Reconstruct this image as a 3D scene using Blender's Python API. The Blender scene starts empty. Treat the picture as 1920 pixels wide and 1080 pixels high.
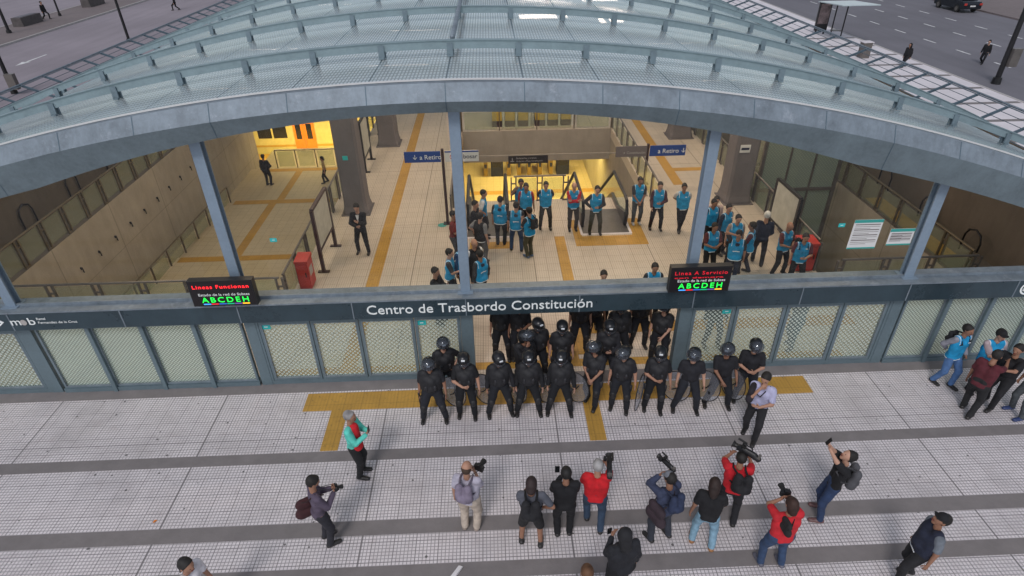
import bpy, math, random
import numpy as np
from mathutils import Vector, Matrix
random.seed(7)
rng = np.random.default_rng(7)
R = math.radians
sc = bpy.context.scene
col = sc.collection

# ------------------------------------------------------------------ camera
cam_d = bpy.data.cameras.new("camera")
cam = bpy.data.objects.new("camera", cam_d); col.objects.link(cam)
def cam_axes(pitch, roll, yaw):
    p, r, y = R(pitch), R(roll), R(yaw)
    f = Vector((math.sin(y)*math.cos(p), math.cos(y)*math.cos(p), -math.sin(p)))
    rt = Vector((math.cos(y), -math.sin(y), 0)); up = rt.cross(f)
    return math.cos(r)*rt+math.sin(r)*up, -math.sin(r)*rt+math.cos(r)*up, f
_r, _u, _f = cam_axes(33.0, -0.95, 1.7)
cam.matrix_world = Matrix(((_r.x, _u.x, -_f.x, 0), (_r.y, _u.y, -_f.y, 0), (_r.z, _u.z, -_f.z, 9.8), (0, 0, 0, 1)))
cam_d.sensor_width = 36; cam_d.lens = 36*1140/1920; cam_d.clip_start = 0.1; cam_d.clip_end = 1500
sc.camera = cam
# ------------------------------------------------------------------ world, sun, exposure (overcast dusk)
SUN_EL, SUN_AZ = 48, 200
w = bpy.data.worlds.new("World"); sc.world = w; w.use_nodes = True
nt = w.node_tree
bg = nt.nodes["Background"]
sky = nt.nodes.new("ShaderNodeTexSky"); sky.sky_type = 'NISHITA'; sky.sun_disc = False
sky.sun_elevation = R(SUN_EL); sky.sun_rotation = R(SUN_AZ)
hs = nt.nodes.new("ShaderNodeHueSaturation"); hs.inputs['Saturation'].default_value = 0.42
nt.links.new(sky.outputs[0], hs.inputs['Color']); nt.links.new(hs.outputs[0], bg.inputs['Color'])
bg.inputs['Strength'].default_value = 0.092
sun_d = bpy.data.lights.new("sun", 'SUN'); sun_d.energy = 0.85; sun_d.angle = R(14); sun_d.color = (1, 0.95, 0.93)
sun = bpy.data.objects.new("sun", sun_d); col.objects.link(sun)
sun.rotation_euler = (R(90-SUN_EL), 0, R(180-SUN_AZ)); sun.location = (0, -20, 60)
sc.view_settings.view_transform = 'Standard'; sc.view_settings.look = 'None'
sc.view_settings.exposure = 0.53; sc.view_settings.gamma = 1
sc.cycles.max_bounces = 8; sc.cycles.transparent_max_bounces = 24
try: sc.cycles.use_denoising = True
except Exception: pass

# ------------------------------------------------------------------ materials
class NT:
    def __init__(s, name):
        s.m = bpy.data.materials.new(name); s.m.use_nodes = True; s.t = s.m.node_tree; s.n = s.t.nodes
        s.b = s.n["Principled BSDF"]; s.out = s.n["Material Output"]
    def node(s, typ, **kw):
        n = s.n.new(typ)
        for k, v in kw.items(): setattr(n, k, v)
        return n
    def link(s, a, b): s.t.links.new(a, b)
    def math(s, op, a, b=None, c=None):
        n = s.n.new("ShaderNodeMath"); n.operation = op
        for i, v in enumerate((a, b, c)):
            if v is None: continue
            if isinstance(v, (int, float)): n.inputs[i].default_value = v
            else: s.link(v, n.inputs[i])
        return n.outputs[0]
    def pos(s):
        if not hasattr(s, '_p'):
            g = s.n.new("ShaderNodeNewGeometry"); x = s.n.new("ShaderNodeSeparateXYZ"); s.link(g.outputs['Position'], x.inputs[0])
            s._p = x.outputs; s._pv = g.outputs['Position']
        return s._p
    def noise(s, scale, detail=3, rough=0.6, vec=None):
        n = s.n.new("ShaderNodeTexNoise"); n.inputs['Scale'].default_value = scale; n.inputs['Detail'].default_value = detail
        n.inputs['Roughness'].default_value = rough
        s.pos(); s.link(vec if vec is not None else s._pv, n.inputs['Vector']); return n.outputs['Fac']
    def schlick(s, f0=.04, k=1.0):
        l = s.n.new("ShaderNodeLayerWeight"); l.inputs['Blend'].default_value = .5
        return s.math('MULTIPLY', s.math('ADD', f0, s.math('MULTIPLY', s.math('POWER', l.outputs['Facing'], 5), 1-f0)), k)
    def ramp(s, fac, p0, p1, c0=(0, 0, 0, 1), c1=(1, 1, 1, 1)):
        n = s.n.new("ShaderNodeValToRGB"); e = n.color_ramp.elements
        e[0].position = p0; e[1].position = p1; e[0].color = c0; e[1].color = c1; s.link(fac, n.inputs[0]); return n.outputs[0]
    def mix(s, f, a, b, mode='MIX'):
        n = s.n.new("ShaderNodeMix"); n.data_type = 'RGBA'; n.blend_type = mode
        if isinstance(f, (int, float)): n.inputs[0].default_value = f
        else: s.link(f, n.inputs[0])
        for i, v in ((6, a), (7, b)):
            if isinstance(v, tuple): n.inputs[i].default_value = v if len(v) == 4 else (*v, 1)
            else: s.link(v, n.inputs[i])
        return n.outputs[2]
def rgb(c): return (*c, 1)
def mat(name, c, rough=0.7, metal=0.0, var=0.12, scale=3.0, emis=None, es=1.0, bump=0.0, spec=None):
    k = NT(name); b = k.b
    b.inputs['Roughness'].default_value = rough; b.inputs['Metallic'].default_value = metal
    if spec is not None: b.inputs['Specular IOR Level'].default_value = spec
    if var > 0:
        f = k.noise(scale, 4)
        cc = k.mix(k.ramp(f, .3, .7), tuple(x*(1-var) for x in c), tuple(min(1, x*(1+var)) for x in c)); k.link(cc, b.inputs['Base Color'])
        if bump:
            bn = k.node("ShaderNodeBump"); bn.inputs['Strength'].default_value = bump; bn.inputs['Distance'].default_value = .02
            k.link(k.noise(scale*8, 4), bn.inputs['Height']); k.link(bn.outputs[0], b.inputs['Normal'])
    else: b.inputs['Base Color'].default_value = rgb(c)
    if emis: b.inputs['Emission Color'].default_value = rgb(emis); b.inputs['Emission Strength'].default_value = es
    return k.m
def tile_mat(name, c, joint, pitch=0.1, jw=0.13, wear=0.25, seams=True, darkgum=True):
    k = NT(name); P = k.pos(); b = k.b; b.inputs['Roughness'].default_value = 0.55
    def grid(o, p, wdt, off=0.0):
        f = k.math('FRACT', k.math('DIVIDE', k.math('ADD', o, off), p)); d = k.math('ABSOLUTE', k.math('SUBTRACT', f, .5))
        return k.math('GREATER_THAN', d, .5-wdt)
    j = k.math('MAXIMUM', grid(P[0], pitch, jw), grid(P[1], pitch, jw))
    # one random tone per 40 cm slab
    cmb = k.node("ShaderNodeCombineXYZ")
    k.link(k.math('FLOOR', k.math('DIVIDE', P[0], pitch*6)), cmb.inputs[0]); k.link(k.math('FLOOR', k.math('DIVIDE', P[1], pitch*6)), cmb.inputs[1])
    wn = k.node("ShaderNodeTexWhiteNoise", noise_dimensions='2D'); k.link(cmb.outputs[0], wn.inputs['Vector'])
    base = k.mix(k.math('MULTIPLY', wn.outputs['Value'], .35), c, tuple(x*.80 for x in c))
    stain = k.ramp(k.noise(.7, 7, .7), .46, .68)
    base = k.mix(k.math('MULTIPLY', stain, wear), base, tuple(x*.55 for x in c))
    fine = k.ramp(k.noise(4.5, 5, .7), .5, .78)
    base = k.mix(k.math('MULTIPLY', fine, wear*.8), base, (c[0]*.58, c[1]*.52, c[2]*.5))
    base = k.mix(j, base, joint)
    slab = k.math('MAXIMUM', grid(P[0], pitch*6, .022), grid(P[1], pitch*6, .022))
    base = k.mix(k.math('MULTIPLY', slab, .55), base, tuple(x*.45 for x in joint))
    if seams:
        sm = k.math('MAXIMUM', grid(P[0], 3.8, .0042, .69+1.9), grid(P[1], 5.0, .002, .6))
        base = k.mix(k.math('MULTIPLY', sm, .75), base, tuple(x*.35 for x in joint))
    if darkgum:
        v = k.node("ShaderNodeTexVoronoi", voronoi_dimensions="2D"); v.inputs['Scale'].default_value = 2.3; k.link(k._pv, v.inputs['Vector'])
        n2 = k.noise(9, 3)
        d = k.math('ADD', v.outputs['Distance'], k.math('MULTIPLY', n2, .10))
        sel = k.node("ShaderNodeSeparateColor"); k.link(v.outputs['Color'], sel.inputs[0])
        spot = k.math('MULTIPLY', k.math('LESS_THAN', d, k.math('ADD', .072, k.math('MULTIPLY', sel.outputs[1], .035))), k.math('GREATER_THAN', sel.outputs[0], .72))
        base = k.mix(k.math('MULTIPLY', spot, .85), base, (.06, .055, .055))
    k.link(base, b.inputs['Base Color'])
    bn = k.node("ShaderNodeBump"); bn.inputs['Strength'].default_value = .5; bn.inputs['Distance'].default_value = .006; bn.invert = True
    k.link(j, bn.inputs['Height']); k.link(bn.outputs[0], b.inputs['Normal'])
    return k.m
def clear_glass(name, tint=(.86, .93, .88), refl=.10, haze=0.0, hazec=(.5, .6, .55)):
    k = NT(name); k.n.remove(k.b)
    tr = k.node("ShaderNodeBsdfTransparent"); tr.inputs[0].default_value = rgb(tint)
    gl = k.node("ShaderNodeBsdfGlossy"); gl.inputs['Roughness'].default_value = .05; gl.inputs['Color'].default_value = (.9, .95, 1, 1)
    mx = k.node("ShaderNodeMixShader"); k.link(k.schlick(.05, min(1, refl*12)), mx.inputs[0]); k.link(tr.outputs[0], mx.inputs[1]); k.link(gl.outputs[0], mx.inputs[2])
    o = mx.outputs[0]
    if haze > 0:
        df = k.node("ShaderNodeBsdfDiffuse"); df.inputs[0].default_value = rgb(hazec)
        m2 = k.node("ShaderNodeMixShader"); m2.inputs[0].default_value = haze; k.link(o, m2.inputs[1]); k.link(df.outputs[0], m2.inputs[2]); o = m2.outputs[0]
    k.link(o, k.out.inputs[0]); return k.m
def frit_mat(name, pitch, size, dotc, clearc, glassk=.75, axis='XZ'):
    """clear pane with a printed diamond dot screen"""
    k = NT(name); k.n.remove(k.b); P = k.pos()
    a, bb = (P[0], P[2]) if axis == 'XZ' else (P[1], P[2])
    u = k.math('FRACT', k.math('DIVIDE', k.math('ADD', a, bb), pitch)); v = k.math('FRACT', k.math('DIVIDE', k.math('SUBTRACT', a, bb), pitch))
    inside = k.math('MULTIPLY', k.math('LESS_THAN', k.math('ABSOLUTE', k.math('SUBTRACT', u, .5)), size), k.math('LESS_THAN', k.math('ABSOLUTE', k.math('SUBTRACT', v, .5)), size))
    df = k.node("ShaderNodeBsdfDiffuse"); df.inputs[0].default_value = rgb(dotc)
    tl = k.node("ShaderNodeBsdfTranslucent"); tl.inputs[0].default_value = rgb(dotc)
    d2 = k.node("ShaderNodeMixShader"); d2.inputs[0].default_value = .35; k.link(df.outputs[0], d2.inputs[1]); k.link(tl.outputs[0], d2.inputs[2])
    tr = k.node("ShaderNodeBsdfTransparent"); tr.inputs[0].default_value = rgb(clearc)
    dd = k.node("ShaderNodeBsdfDiffuse"); dd.inputs[0].default_value = (.38, .46, .42, 1)
    t2 = k.node("ShaderNodeMixShader"); t2.inputs[0].default_value = 1-glassk; k.link(tr.outputs[0], t2.inputs[1]); k.link(dd.outputs[0], t2.inputs[2])
    m = k.node("ShaderNodeMixShader"); k.link(inside, m.inputs[0]); k.link(t2.outputs[0], m.inputs[1]); k.link(d2.outputs[0], m.inputs[2])
    gl = k.node("ShaderNodeBsdfGlossy"); gl.inputs['Roughness'].default_value = .08
    m3 = k.node("ShaderNodeMixShader"); k.link(k.schlick(.04), m3.inputs[0]); k.link(m.outputs[0], m3.inputs[1]); k.link(gl.outputs[0], m3.inputs[2])
    k.link(m3.outputs[0], k.out.inputs[0]); return k.m
def roof_mat():
    k = NT("roof_glass"); k.n.remove(k.b); P = k.pos()
    def line(o, p, wdt, off=0.0):
        f = k.math('FRACT', k.math('DIVIDE', k.math('ADD', o, off), p)); return k.math('LESS_THAN', k.math('ABSOLUTE', k.math('SUBTRACT', f, .5)), wdt)
    hole = k.math('MULTIPLY', line(P[0], .0662, .29), line(P[1], .2, .36))
    seam = k.math('MAXIMUM', line(P[0], 1.39, .012, .79+.695), line(P[1], 4.4, .006, -13.05+2.2))
    dirt = k.ramp(k.noise(1.3, 6, .7), .35, .75)
    cc = k.mix(k.math('MULTIPLY', dirt, .45), (.70, .79, .83), (.47, .55, .58))
    cc = k.mix(hole, k.mix(.62, (0, 0, 0), cc, 'MIX'), cc)
    df = k.node("ShaderNodeBsdfDiffuse"); k.link(cc, df.inputs[0])
    tl = k.node("ShaderNodeBsdfTranslucent"); k.link(cc, tl.inputs[0])
    a = k.node("ShaderNodeMixShader"); a.inputs[0].default_value = .33; k.link(df.outputs[0], a.inputs[1]); k.link(tl.outputs[0], a.inputs[2])
    tr = k.node("ShaderNodeBsdfTransparent"); tr.inputs[0].default_value = (.72, .8, .8, 1)
    b = k.node("ShaderNodeMixShader"); k.link(k.math('ADD', .24, k.math('MULTIPLY', hole, -.13)), b.inputs[0]); k.link(a.outputs[0], b.inputs[1]); k.link(tr.outputs[0], b.inputs[2])
    sd = k.node("ShaderNodeBsdfDiffuse"); sd.inputs[0].default_value = (.05, .06, .07, 1)
    c = k.node("ShaderNodeMixShader"); k.link(k.math('MULTIPLY', seam, .7), c.inputs[0]); k.link(b.outputs[0], c.inputs[1]); k.link(sd.outputs[0], c.inputs[2])
    gl = k.node("ShaderNodeBsdfGlossy"); gl.inputs['Roughness'].default_value = .22; gl.inputs['Color'].default_value = (.75, .85, .88, 1)
    d = k.node("ShaderNodeMixShader"); k.link(k.schlick(.05, .9), d.inputs[0]); k.link(c.outputs[0], d.inputs[1]); k.link(gl.outputs[0], d.inputs[2])
    k.link(d.outputs[0], k.out.inputs[0]); return k.m
def steel_mat(name, c, var=.25, scale=1.6, rough=.45, metal=.35, scuff=0):
    k = NT(name); b = k.b; b.inputs['Metallic'].default_value = metal
    n1 = k.ramp(k.noise(scale, 6, .7), .3, .72); n2 = k.ramp(k.noise(scale*9, 3, .7), .35, .65)
    cc = k.mix(n1, tuple(x*(1-var) for x in c), tuple(x*(1+var) for x in c))
    cc = k.mix(k.math('MULTIPLY', n2, .22), cc, tuple(min(1, x*1.5) for x in c))
    if scuff:
        n3 = k.ramp(k.noise(3.4, 8, .8), .56, .66); cc = k.mix(k.math('MULTIPLY', n3, scuff), cc, (.42, .46, .52)); mp = k.node('ShaderNodeMapping'); mp.inputs['Scale'].default_value = (1, 1, .12); k.link(k._pv, mp.inputs['Vector']); cc = k.mix(k.math('MULTIPLY', k.ramp(k.noise(6, 5, .7, mp.outputs[0]), .45, .75), .45), cc, tuple(x*.5 for x in c))
    k.link(cc, b.inputs['Base Color']); k.link(k.math('ADD', rough, k.math('MULTIPLY', n1, .15)), b.inputs['Roughness']); return k.m
def concrete_mat(name, c, jx=None, jz=None, streak=.3, scale=.8):
    k = NT(name); P = k.pos(); b = k.b; b.inputs['Roughness'].default_value = .85
    n1 = k.ramp(k.noise(scale, 6, .65), .3, .75)
    mp = k.node("ShaderNodeMapping"); mp.inputs['Scale'].default_value = (1, 1, .25); k.link(k._pv, mp.inputs['Vector'])
    n2 = k.ramp(k.noise(2.2, 5, .65, mp.outputs[0]), .42, .72)
    cc = k.mix(n1, c, tuple(x*.78 for x in c)); cc = k.mix(k.math('MULTIPLY', n2, streak), cc, tuple(x*.5 for x in c))
    for o, p in ((P[1], jx), (P[2], jz)):
        if p:
            f = k.math('FRACT', k.math('DIVIDE', o, p)); ln = k.math('LESS_THAN', f, .012 if p > 1.4 else .015)
            cc = k.mix(k.math('MULTIPLY', ln, .55), cc, tuple(x*.35 for x in c))
    k.link(cc, b.inputs['Base Color'])
    bn = k.node("ShaderNodeBump"); bn.inputs['Strength'].default_value = .3; bn.inputs['Distance'].default_value = .02
    k.link(k.noise(14, 5), bn.inputs['Height']); k.link(bn.outputs[0], b.inputs['Normal']); return k.m
def asphalt_mat(name, c):
    k = NT(name); b = k.b; b.inputs['Roughness'].default_value = .8
    n1 = k.ramp(k.noise(.12, 6, .6), .3, .7); n2 = k.ramp(k.noise(18, 2, .7), .3, .7)
    mp = k.node("ShaderNodeMapping"); mp.inputs['Scale'].default_value = (1, .06, 1); k.pos(); k.link(k._pv, mp.inputs['Vector'])
    n3 = k.ramp(k.noise(.9, 4, .6, mp.outputs[0]), .4, .7)
    cc = k.mix(n1, tuple(x*.82 for x in c), tuple(x*1.2 for x in c)); cc = k.mix(k.math('MULTIPLY', n2, .3), cc, tuple(x*1.5 for x in c))
    cc = k.mix(k.math('MULTIPLY', n3, .35), cc, tuple(x*.7 for x in c)); k.link(cc, b.inputs['Base Color']); return k.m
def tactile_mat(name, c):
    k = NT(name); P = k.pos(); b = k.b; b.inputs['Roughness'].default_value = .65
    n1 = k.ramp(k.noise(1.2, 6, .7), .35, .75); n2 = k.ramp(k.noise(11, 4, .7), .58, .68)
    cc = k.mix(n1, c, tuple(x*.72 for x in c)); cc = k.mix(k.math('MULTIPLY', n2, .5), cc, (.07, .055, .04))
    st = k.math('GREATER_THAN', k.math('SINE', k.math('MULTIPLY', P[0], 6.2832/.08)), .3); cc = k.mix(k.math('MULTIPLY', st, .22), cc, tuple(x*.5 for x in c))
    for o in (P[0], P[1]):
        f = k.math('FRACT', k.math('DIVIDE', o, .4)); cc = k.mix(k.math('MULTIPLY', k.math('LESS_THAN', f, .03), .4), cc, (.1, .07, .03))
    k.link(cc, b.inputs['Base Color']); return k.m

M = {}
M['tile_out'] = tile_mat("white_square_tiles", (.74, .69, .71), (.33, .305, .315), wear=.6, jw=.11, pitch=.0667)
M['tile_in'] = tile_mat("hall_square_tiles", (.62, .545, .46), (.42, .36, .295), pitch=.0667, jw=.14, wear=.3, darkgum=False)
M['tile_low'] = tile_mat("lower_hall_tiles", (.56, .47, .32), (.42, .34, .22), pitch=.0667, jw=.10, wear=.3, seams=False, darkgum=False)
M['stripe'] = concrete_mat("grey_paving_stripe", (.225, .205, .205), streak=.25, scale=2.0)
M['tactile'] = tactile_mat("yellow_tactile_tiles", (.50, .285, .055))
M['asphalt'] = asphalt_mat("asphalt", (.24, .21, .235))
M['asphalt2'] = asphalt_mat("asphalt_avenue", (.14, .135, .155))
M['pave'] = concrete_mat("pavement_concrete", (.20, .165, .165), scale=.3)
M['plaza_pale'] = concrete_mat("pale_plaza_slabs", (.74, .70, .73), scale=.3, streak=.12)
M['kerb'] = mat("kerb_stone", (.42, .40, .39), .8)
M['white_paint'] = mat("road_paint", (.62, .62, .62), .7, var=.25, scale=2)
M['pitwall'] = concrete_mat("pit_wall_concrete", (.41, .365, .30), jx=3.66, jz=1.9, streak=.35)
M['slab_edge'] = concrete_mat("slab_edge_concrete", (.36, .32, .27), jx=None, streak=.3)
M['pillar'] = concrete_mat("pillar_concrete", (.155, .142, .148), streak=.3, scale=1.5)
M['steel'] = steel_mat("galvanised_steel", (.15, .195, .22))
M['steel_pale'] = steel_mat("pale_galvanised_steel", (.195, .235, .275), var=.3, scuff=.4)
M['steel_dark'] = steel_mat("dark_galvanised_steel", (.085, .13, .165))
M['rib'] = steel_mat('rib_steel', (.23, .305, .335), var=.15)
M['column'] = steel_mat('column_paint', (.19, .25, .32), var=.1, metal=.1)
M['steel_br'] = steel_mat('bracket_steel', (.17, .225, .26))
M['frame'] = steel_mat("blue_grey_paint", (.115, .16, .185), var=.12, metal=.1)
M['band'] = steel_mat("dark_fascia", (.033, .055, .07), var=.35, scale=.7, rough=.22, metal=.2)
M['roof'] = roof_mat()
M['frit_door'] = frit_mat("door_dot_glass", .11, .30, (.56, .66, .63), (.74, .87, .81), .76)
M['frit_side'] = frit_mat("side_dot_glass", .08, .33, (.50, .60, .55), (.62, .75, .68), .55)
M['frit_lift'] = frit_mat("lift_dot_glass", .12, .25, (.30, .36, .29), (.35, .48, .38), .42)
M['glass'] = clear_glass("clear_glass", (.88, .91, .88), .05)
M['bal_glass'] = clear_glass("balustrade_glass", (.78, .85, .74), .08, haze=.22, hazec=(.52, .54, .40))
M['bronze'] = mat("bronze_rail", (.17, .14, .095), .45, .5)
M['rail_grey'] = mat("grey_rail", (.17, .155, .145), .45, .5)
M['black'] = mat("black_steel", (.012, .012, .014), .45, .1, 0)
M['maroon'] = mat("dark_maroon_frame", (.035, .012, .012), .45)
M['rubber'] = mat("black_rubber", (.012, .011, .011), .5, 0, 0)
M['escalator'] = steel_mat("escalator_metal", (.11, .105, .10), rough=.35, metal=.5)
M['poster'] = mat("map_poster", (.45, .45, .40), .6, var=.15, scale=3)
M['red'] = mat("red_paint", (.42, .028, .02), .5, var=.2)
M['blue_sign'] = mat("blue_sign", (.006, .05, .26), .4, 0, 0)
M['white_sign'] = mat("white_sign", (.62, .62, .62), .5, 0, 0)
M['grey_sign'] = mat("grey_sign", (.14, .12, .12), .5, 0, 0)
M['dark_sign'] = mat("dark_sign", (.02, .014, .012), .4, 0, 0)
M['white'] = mat("white_lettering", (.75, .78, .78), .5, 0, 0)
M['lettering'] = mat("pale_metal_lettering", (.80, .84, .84), .35, 0, 0)
M['dim_letter'] = mat("dim_lettering", (.38, .36, .35), .6, 0, 0)
M['led_green'] = mat("led_green", (.0, .3, .03), .5, 0, 0, emis=(.02, 1, .08), es=1.0)
M['led_red'] = mat("led_red", (.3, .0, .0), .5, 0, 0, emis=(1, .02, .03), es=1.3)
M['led_red_dim'] = mat("led_red_dim", (.2, .0, .0), .5, 0, 0, emis=(1, .02, .05), es=.45)
M['screen'] = mat("screen_black", (.008, .006, .008), .3, 0, 0)
M['turq'] = mat("turquoise_sticker", (.02, .42, .42), .5, 0, 0)
M['turq2'] = mat("turquoise_print", (.03, .30, .27), .5, 0, 0)
M['lamp'] = mat("lamp_lit", (1, .8, .6), .5, 0, 0, emis=(1, .74, .62), es=9)
M['gate_gold'] = mat("yellow_gate_panel", (.30, .20, .03), .5, .1)
M['gate_bright'] = mat('bright_yellow_gate', (.50, .34, .035), .5)
M['train'] = mat("cream_train_paint", (.50, .46, .26), .4)
M['train_orange'] = mat("orange_train_door", (.62, .20, .02), .4)
M['dark_glass'] = mat("dark_window", (.012, .014, .016), .12, 0, 0)
M['platform'] = mat("yellow_platform", (.42, .27, .05), .6)
M['green'] = mat("green_floor", (.03, .22, .07), .6)
M['navy'] = mat("navy_kiosk", (.012, .018, .05), .5)
M['roof_pale'] = mat('pale_shelter_roof', (.42, .50, .52), .3)
M['advert'] = mat('faded_advert', (.16, .12, .12), .4, var=.7, scale=3)
M['car'] = mat("dark_car_paint", (.02, .024, .032), .25, .3, 0)
M['stone'] = mat("planter_stone", (.085, .075, .075), .8, var=.25)
M['paper'] = mat("paper_litter", (.7, .68, .70), .7, 0, 0)

# ------------------------------------------------------------------ mesh helpers
def wm(o):
    return (wm(o.parent) @ o.matrix_parent_inverse if o.parent else Matrix.Identity(4)) @ o.matrix_basis
class MB:
    def __init__(s): s.v = []; s.f = []
    def add(s, vs, fs):
        n = len(s.v); s.v += [tuple(v) for v in vs]; s.f += [tuple(i+n for i in f) for f in fs]; return s
    def box(s, x0, x1, y0, y1, z0, z1):
        return s.add([(x0, y0, z0), (x1, y0, z0), (x1, y1, z0), (x0, y1, z0), (x0, y0, z1), (x1, y0, z1), (x1, y1, z1), (x0, y1, z1)],
                     [(0, 3, 2, 1), (4, 5, 6, 7), (0, 1, 5, 4), (1, 2, 6, 5), (2, 3, 7, 6), (3, 0, 4, 7)])
    def quad(s, a, b, c, d): return s.add([a, b, c, d], [(0, 1, 2, 3)])
    def bar(s, p, q, w, h=None, up=(0, 0, 1)):
        h = w if h is None else h
        p, q = Vector(p), Vector(q); d = (q-p).normalized(); u = Vector(up)
        if abs(d.dot(u)) > .98: u = Vector((0, 1, 0))
        sd = d.cross(u).normalized()*w/2; u2 = sd.cross(d).normalized()*h/2
        vs = [p-sd-u2, p+sd-u2, p+sd+u2, p-sd+u2, q-sd-u2, q+sd-u2, q+sd+u2, q-sd+u2]
        return s.add(vs, [(0, 1, 2, 3), (7, 6, 5, 4), (0, 4, 5, 1), (1, 5, 6, 2), (2, 6, 7, 3), (3, 7, 4, 0)])
    def cyl(s, p, q, r, r2=None, n=10):
        r2 = r if r2 is None else r2
        p, q = Vector(p), Vector(q); d = (q-p).normalized(); u = Vector((0, 0, 1)) if abs(d.z) < .9 else Vector((1, 0, 0))
        a = d.cross(u).normalized(); b = d.cross(a).normalized(); vs = []
        for c, rr in ((p, r), (q, r2)):
            for i in range(n):
                t = 2*math.pi*i/n; vs.append(c+a*rr*math.cos(t)+b*rr*math.sin(t))
        fs = [(i, (i+1) % n, n+(i+1) % n, n+i) for i in range(n)] + [tuple(range(n))[::-1], tuple(range(n, 2*n))]
        return s.add(vs, fs)
    def sweep(s, rings, closed=True, cap=True):
        n = len(rings[0]); base = len(s.v)
        for r in rings: s.v += [tuple(v) for v in r]
        for i in range(len(rings)-1):
            for j in range(n if closed else n-1):
                k2 = (j+1) % n; s.f.append((base+i*n+j, base+i*n+k2, base+(i+1)*n+k2, base+(i+1)*n+j))
        if cap and closed:
            s.f.append(tuple(base+j for j in range(n))[::-1]); s.f.append(tuple(base+(len(rings)-1)*n+j for j in range(n)))
        return s
    def tube(s, pts, r, n=8):
        pts = [Vector(p) for p in pts]; rings = []
        for i, p in enumerate(pts):
            d = (pts[min(i+1, len(pts)-1)]-pts[max(i-1, 0)]).normalized(); u = Vector((0, 0, 1)) if abs(d.z) < .95 else Vector((1, 0, 0))
            a = d.cross(u).normalized(); b = a.cross(d).normalized()
            rings.append([p+a*r*math.cos(2*math.pi*j/n)+b*r*math.sin(2*math.pi*j/n) for j in range(n)])
        return s.sweep(rings)
    def build(s, name, m, parent=None, smooth=False):
        me = bpy.data.meshes.new(name); me.from_pydata(s.v, [], s.f); me.materials.append(m)
        if smooth: me.polygons.foreach_set('use_smooth', [True]*len(me.polygons))
        o = bpy.data.objects.new(name, me); col.objects.link(o)
        if parent is not None: o.parent = parent; o.matrix_parent_inverse = wm(parent).inverted()
        return o
def tag(o, label=None, cat=None, group=None, kind=None):
    if label: o['label'] = label
    if cat: o['category'] = cat
    if group: o['group'] = group
    if kind: o['kind'] = kind
    return o
def thing(name, label, cat, loc=(0, 0, 0), group=None, rz=0):
    o = bpy.data.objects.new(name, None); col.objects.link(o); o.location = loc; o.rotation_euler = (0, 0, rz); o.empty_display_size = .2
    return tag(o, label, cat, group)
def struct(o): o['kind'] = 'structure'; return o
def copy_tree(o, parent=None):
    c = o.copy(); col.objects.link(c)
    if parent is not None: c.parent = parent
    for ch in list(o.children): copy_tree(ch, c)
    return c
def text(body, name, m, parent, loc, size, align='LEFT', ext=.004, sx=1.0, width=None, spc=1.0):
    cu = bpy.data.curves.new(name, 'FONT'); cu.body = body; cu.size = size; cu.extrude = ext; cu.align_x = align; cu.align_y = 'BOTTOM_BASELINE'
    cu.resolution_u = 3; cu.space_character = spc
    t = bpy.data.objects.new(name, cu); col.objects.link(t)
    me = bpy.data.meshes.new_from_object(t); bpy.data.objects.remove(t); bpy.data.curves.remove(cu)
    xs_ = [v.co.x for v in me.vertices]
    if width: sx = width/max(.01, max(xs_)-min(xs_))
    me.transform(Matrix.Translation(loc) @ Matrix.Rotation(R(90), 4, 'X') @ Matrix.Diagonal((sx, 1, 1, 1)))
    me.materials.clear(); me.materials.append(m); me.name = name
    o = bpy.data.objects.new(name, me); col.objects.link(o)
    if parent is not None: o.parent = parent; o.matrix_parent_inverse = wm(parent).inverted()
    return o

# ------------------------------------------------------------------ ground, roads, pavements
FY = 11.15                       # facade plane
PL0, PL1 = -14.85, -6.0          # left pit
PR0, PR1 = 9.75, 13.7            # right pit
H0, H1, HY0, HY1 = -1.45, 5.9, 21.2, 29.3   # escalator opening
LOW = -5.0
g = MB()
for x0, x1, y0, y1 in ((-700, -46, -300, 900), (60, 700, -300, 900), (-46, 60, -300, -20), (-46, 60, 120, 900)):
    g.box(x0, x1, y0, y1, -.6, -.135)
struct(g.build('ground', M['asphalt']))
struct(MB().box(-39.6, -31, -20, 120, -.6, -.13).build('road', M['asphalt']))
struct(MB().box(-46, -45.4, -20, 120, -.6, -.13).build('road', M['asphalt']))
struct(MB().box(28.65, 46.2, -20, 120, -.6, -.13).build('road', M['asphalt2']))
struct(MB().box(46.2, 60, -20, 120, -.6, 0).build('pavement', M['pave']))
struct(MB().box(-45.4, -39.75, -20, 120, -.6, 0).build('pavement', M['pave']))
struct(MB().box(-39.75, -39.6, -20, 120, -.6, .02).build('kerb', M['kerb']))
struct(MB().box(-45.42, -45.28, -20, 120, -.5, .02).build('kerb', M['kerb']))
struct(MB().box(28.5, 28.65, -20, 120, -.6, .02).build('kerb', M['kerb']))
struct(MB().box(-31, -19, -20, 120, -.6, 0).build('pavement', M['asphalt']))
struct(MB().box(17.6, 28.5, -20, 120, -.6, -.002).build('plaza', M['plaza_pale']))
# forecourt tiles
struct(MB().box(-19, 17.6, -20, 10.86, -.6, 0).build('forecourt_paving', M['tile_out']))
struct(MB().box(-19, 17.6, 10.86, FY+.1, -.6, .012).build('facade_base_strip', M['stripe']))
for y0, y1 in ((8.72, 9.0), (6.95, 7.26), (6.03, 6.33), (5.0, 5.3), (3.6, 3.9)):
    struct(MB().box(-19, 17.6, y0, y1, -.02, .004).build('paving_stripe', M['stripe']))
for x0, x1, y0, y1 in ((-4.5, 7.25, 10.22, 10.80), (-3.84, -3.47, 9.02, 10.22), (1.88, 2.24, 9.02, 10.22)):
    struct(MB().box(x0, x1, y0, y1, -.02, .005).build('tactile_strip', M['tactile']))
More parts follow.
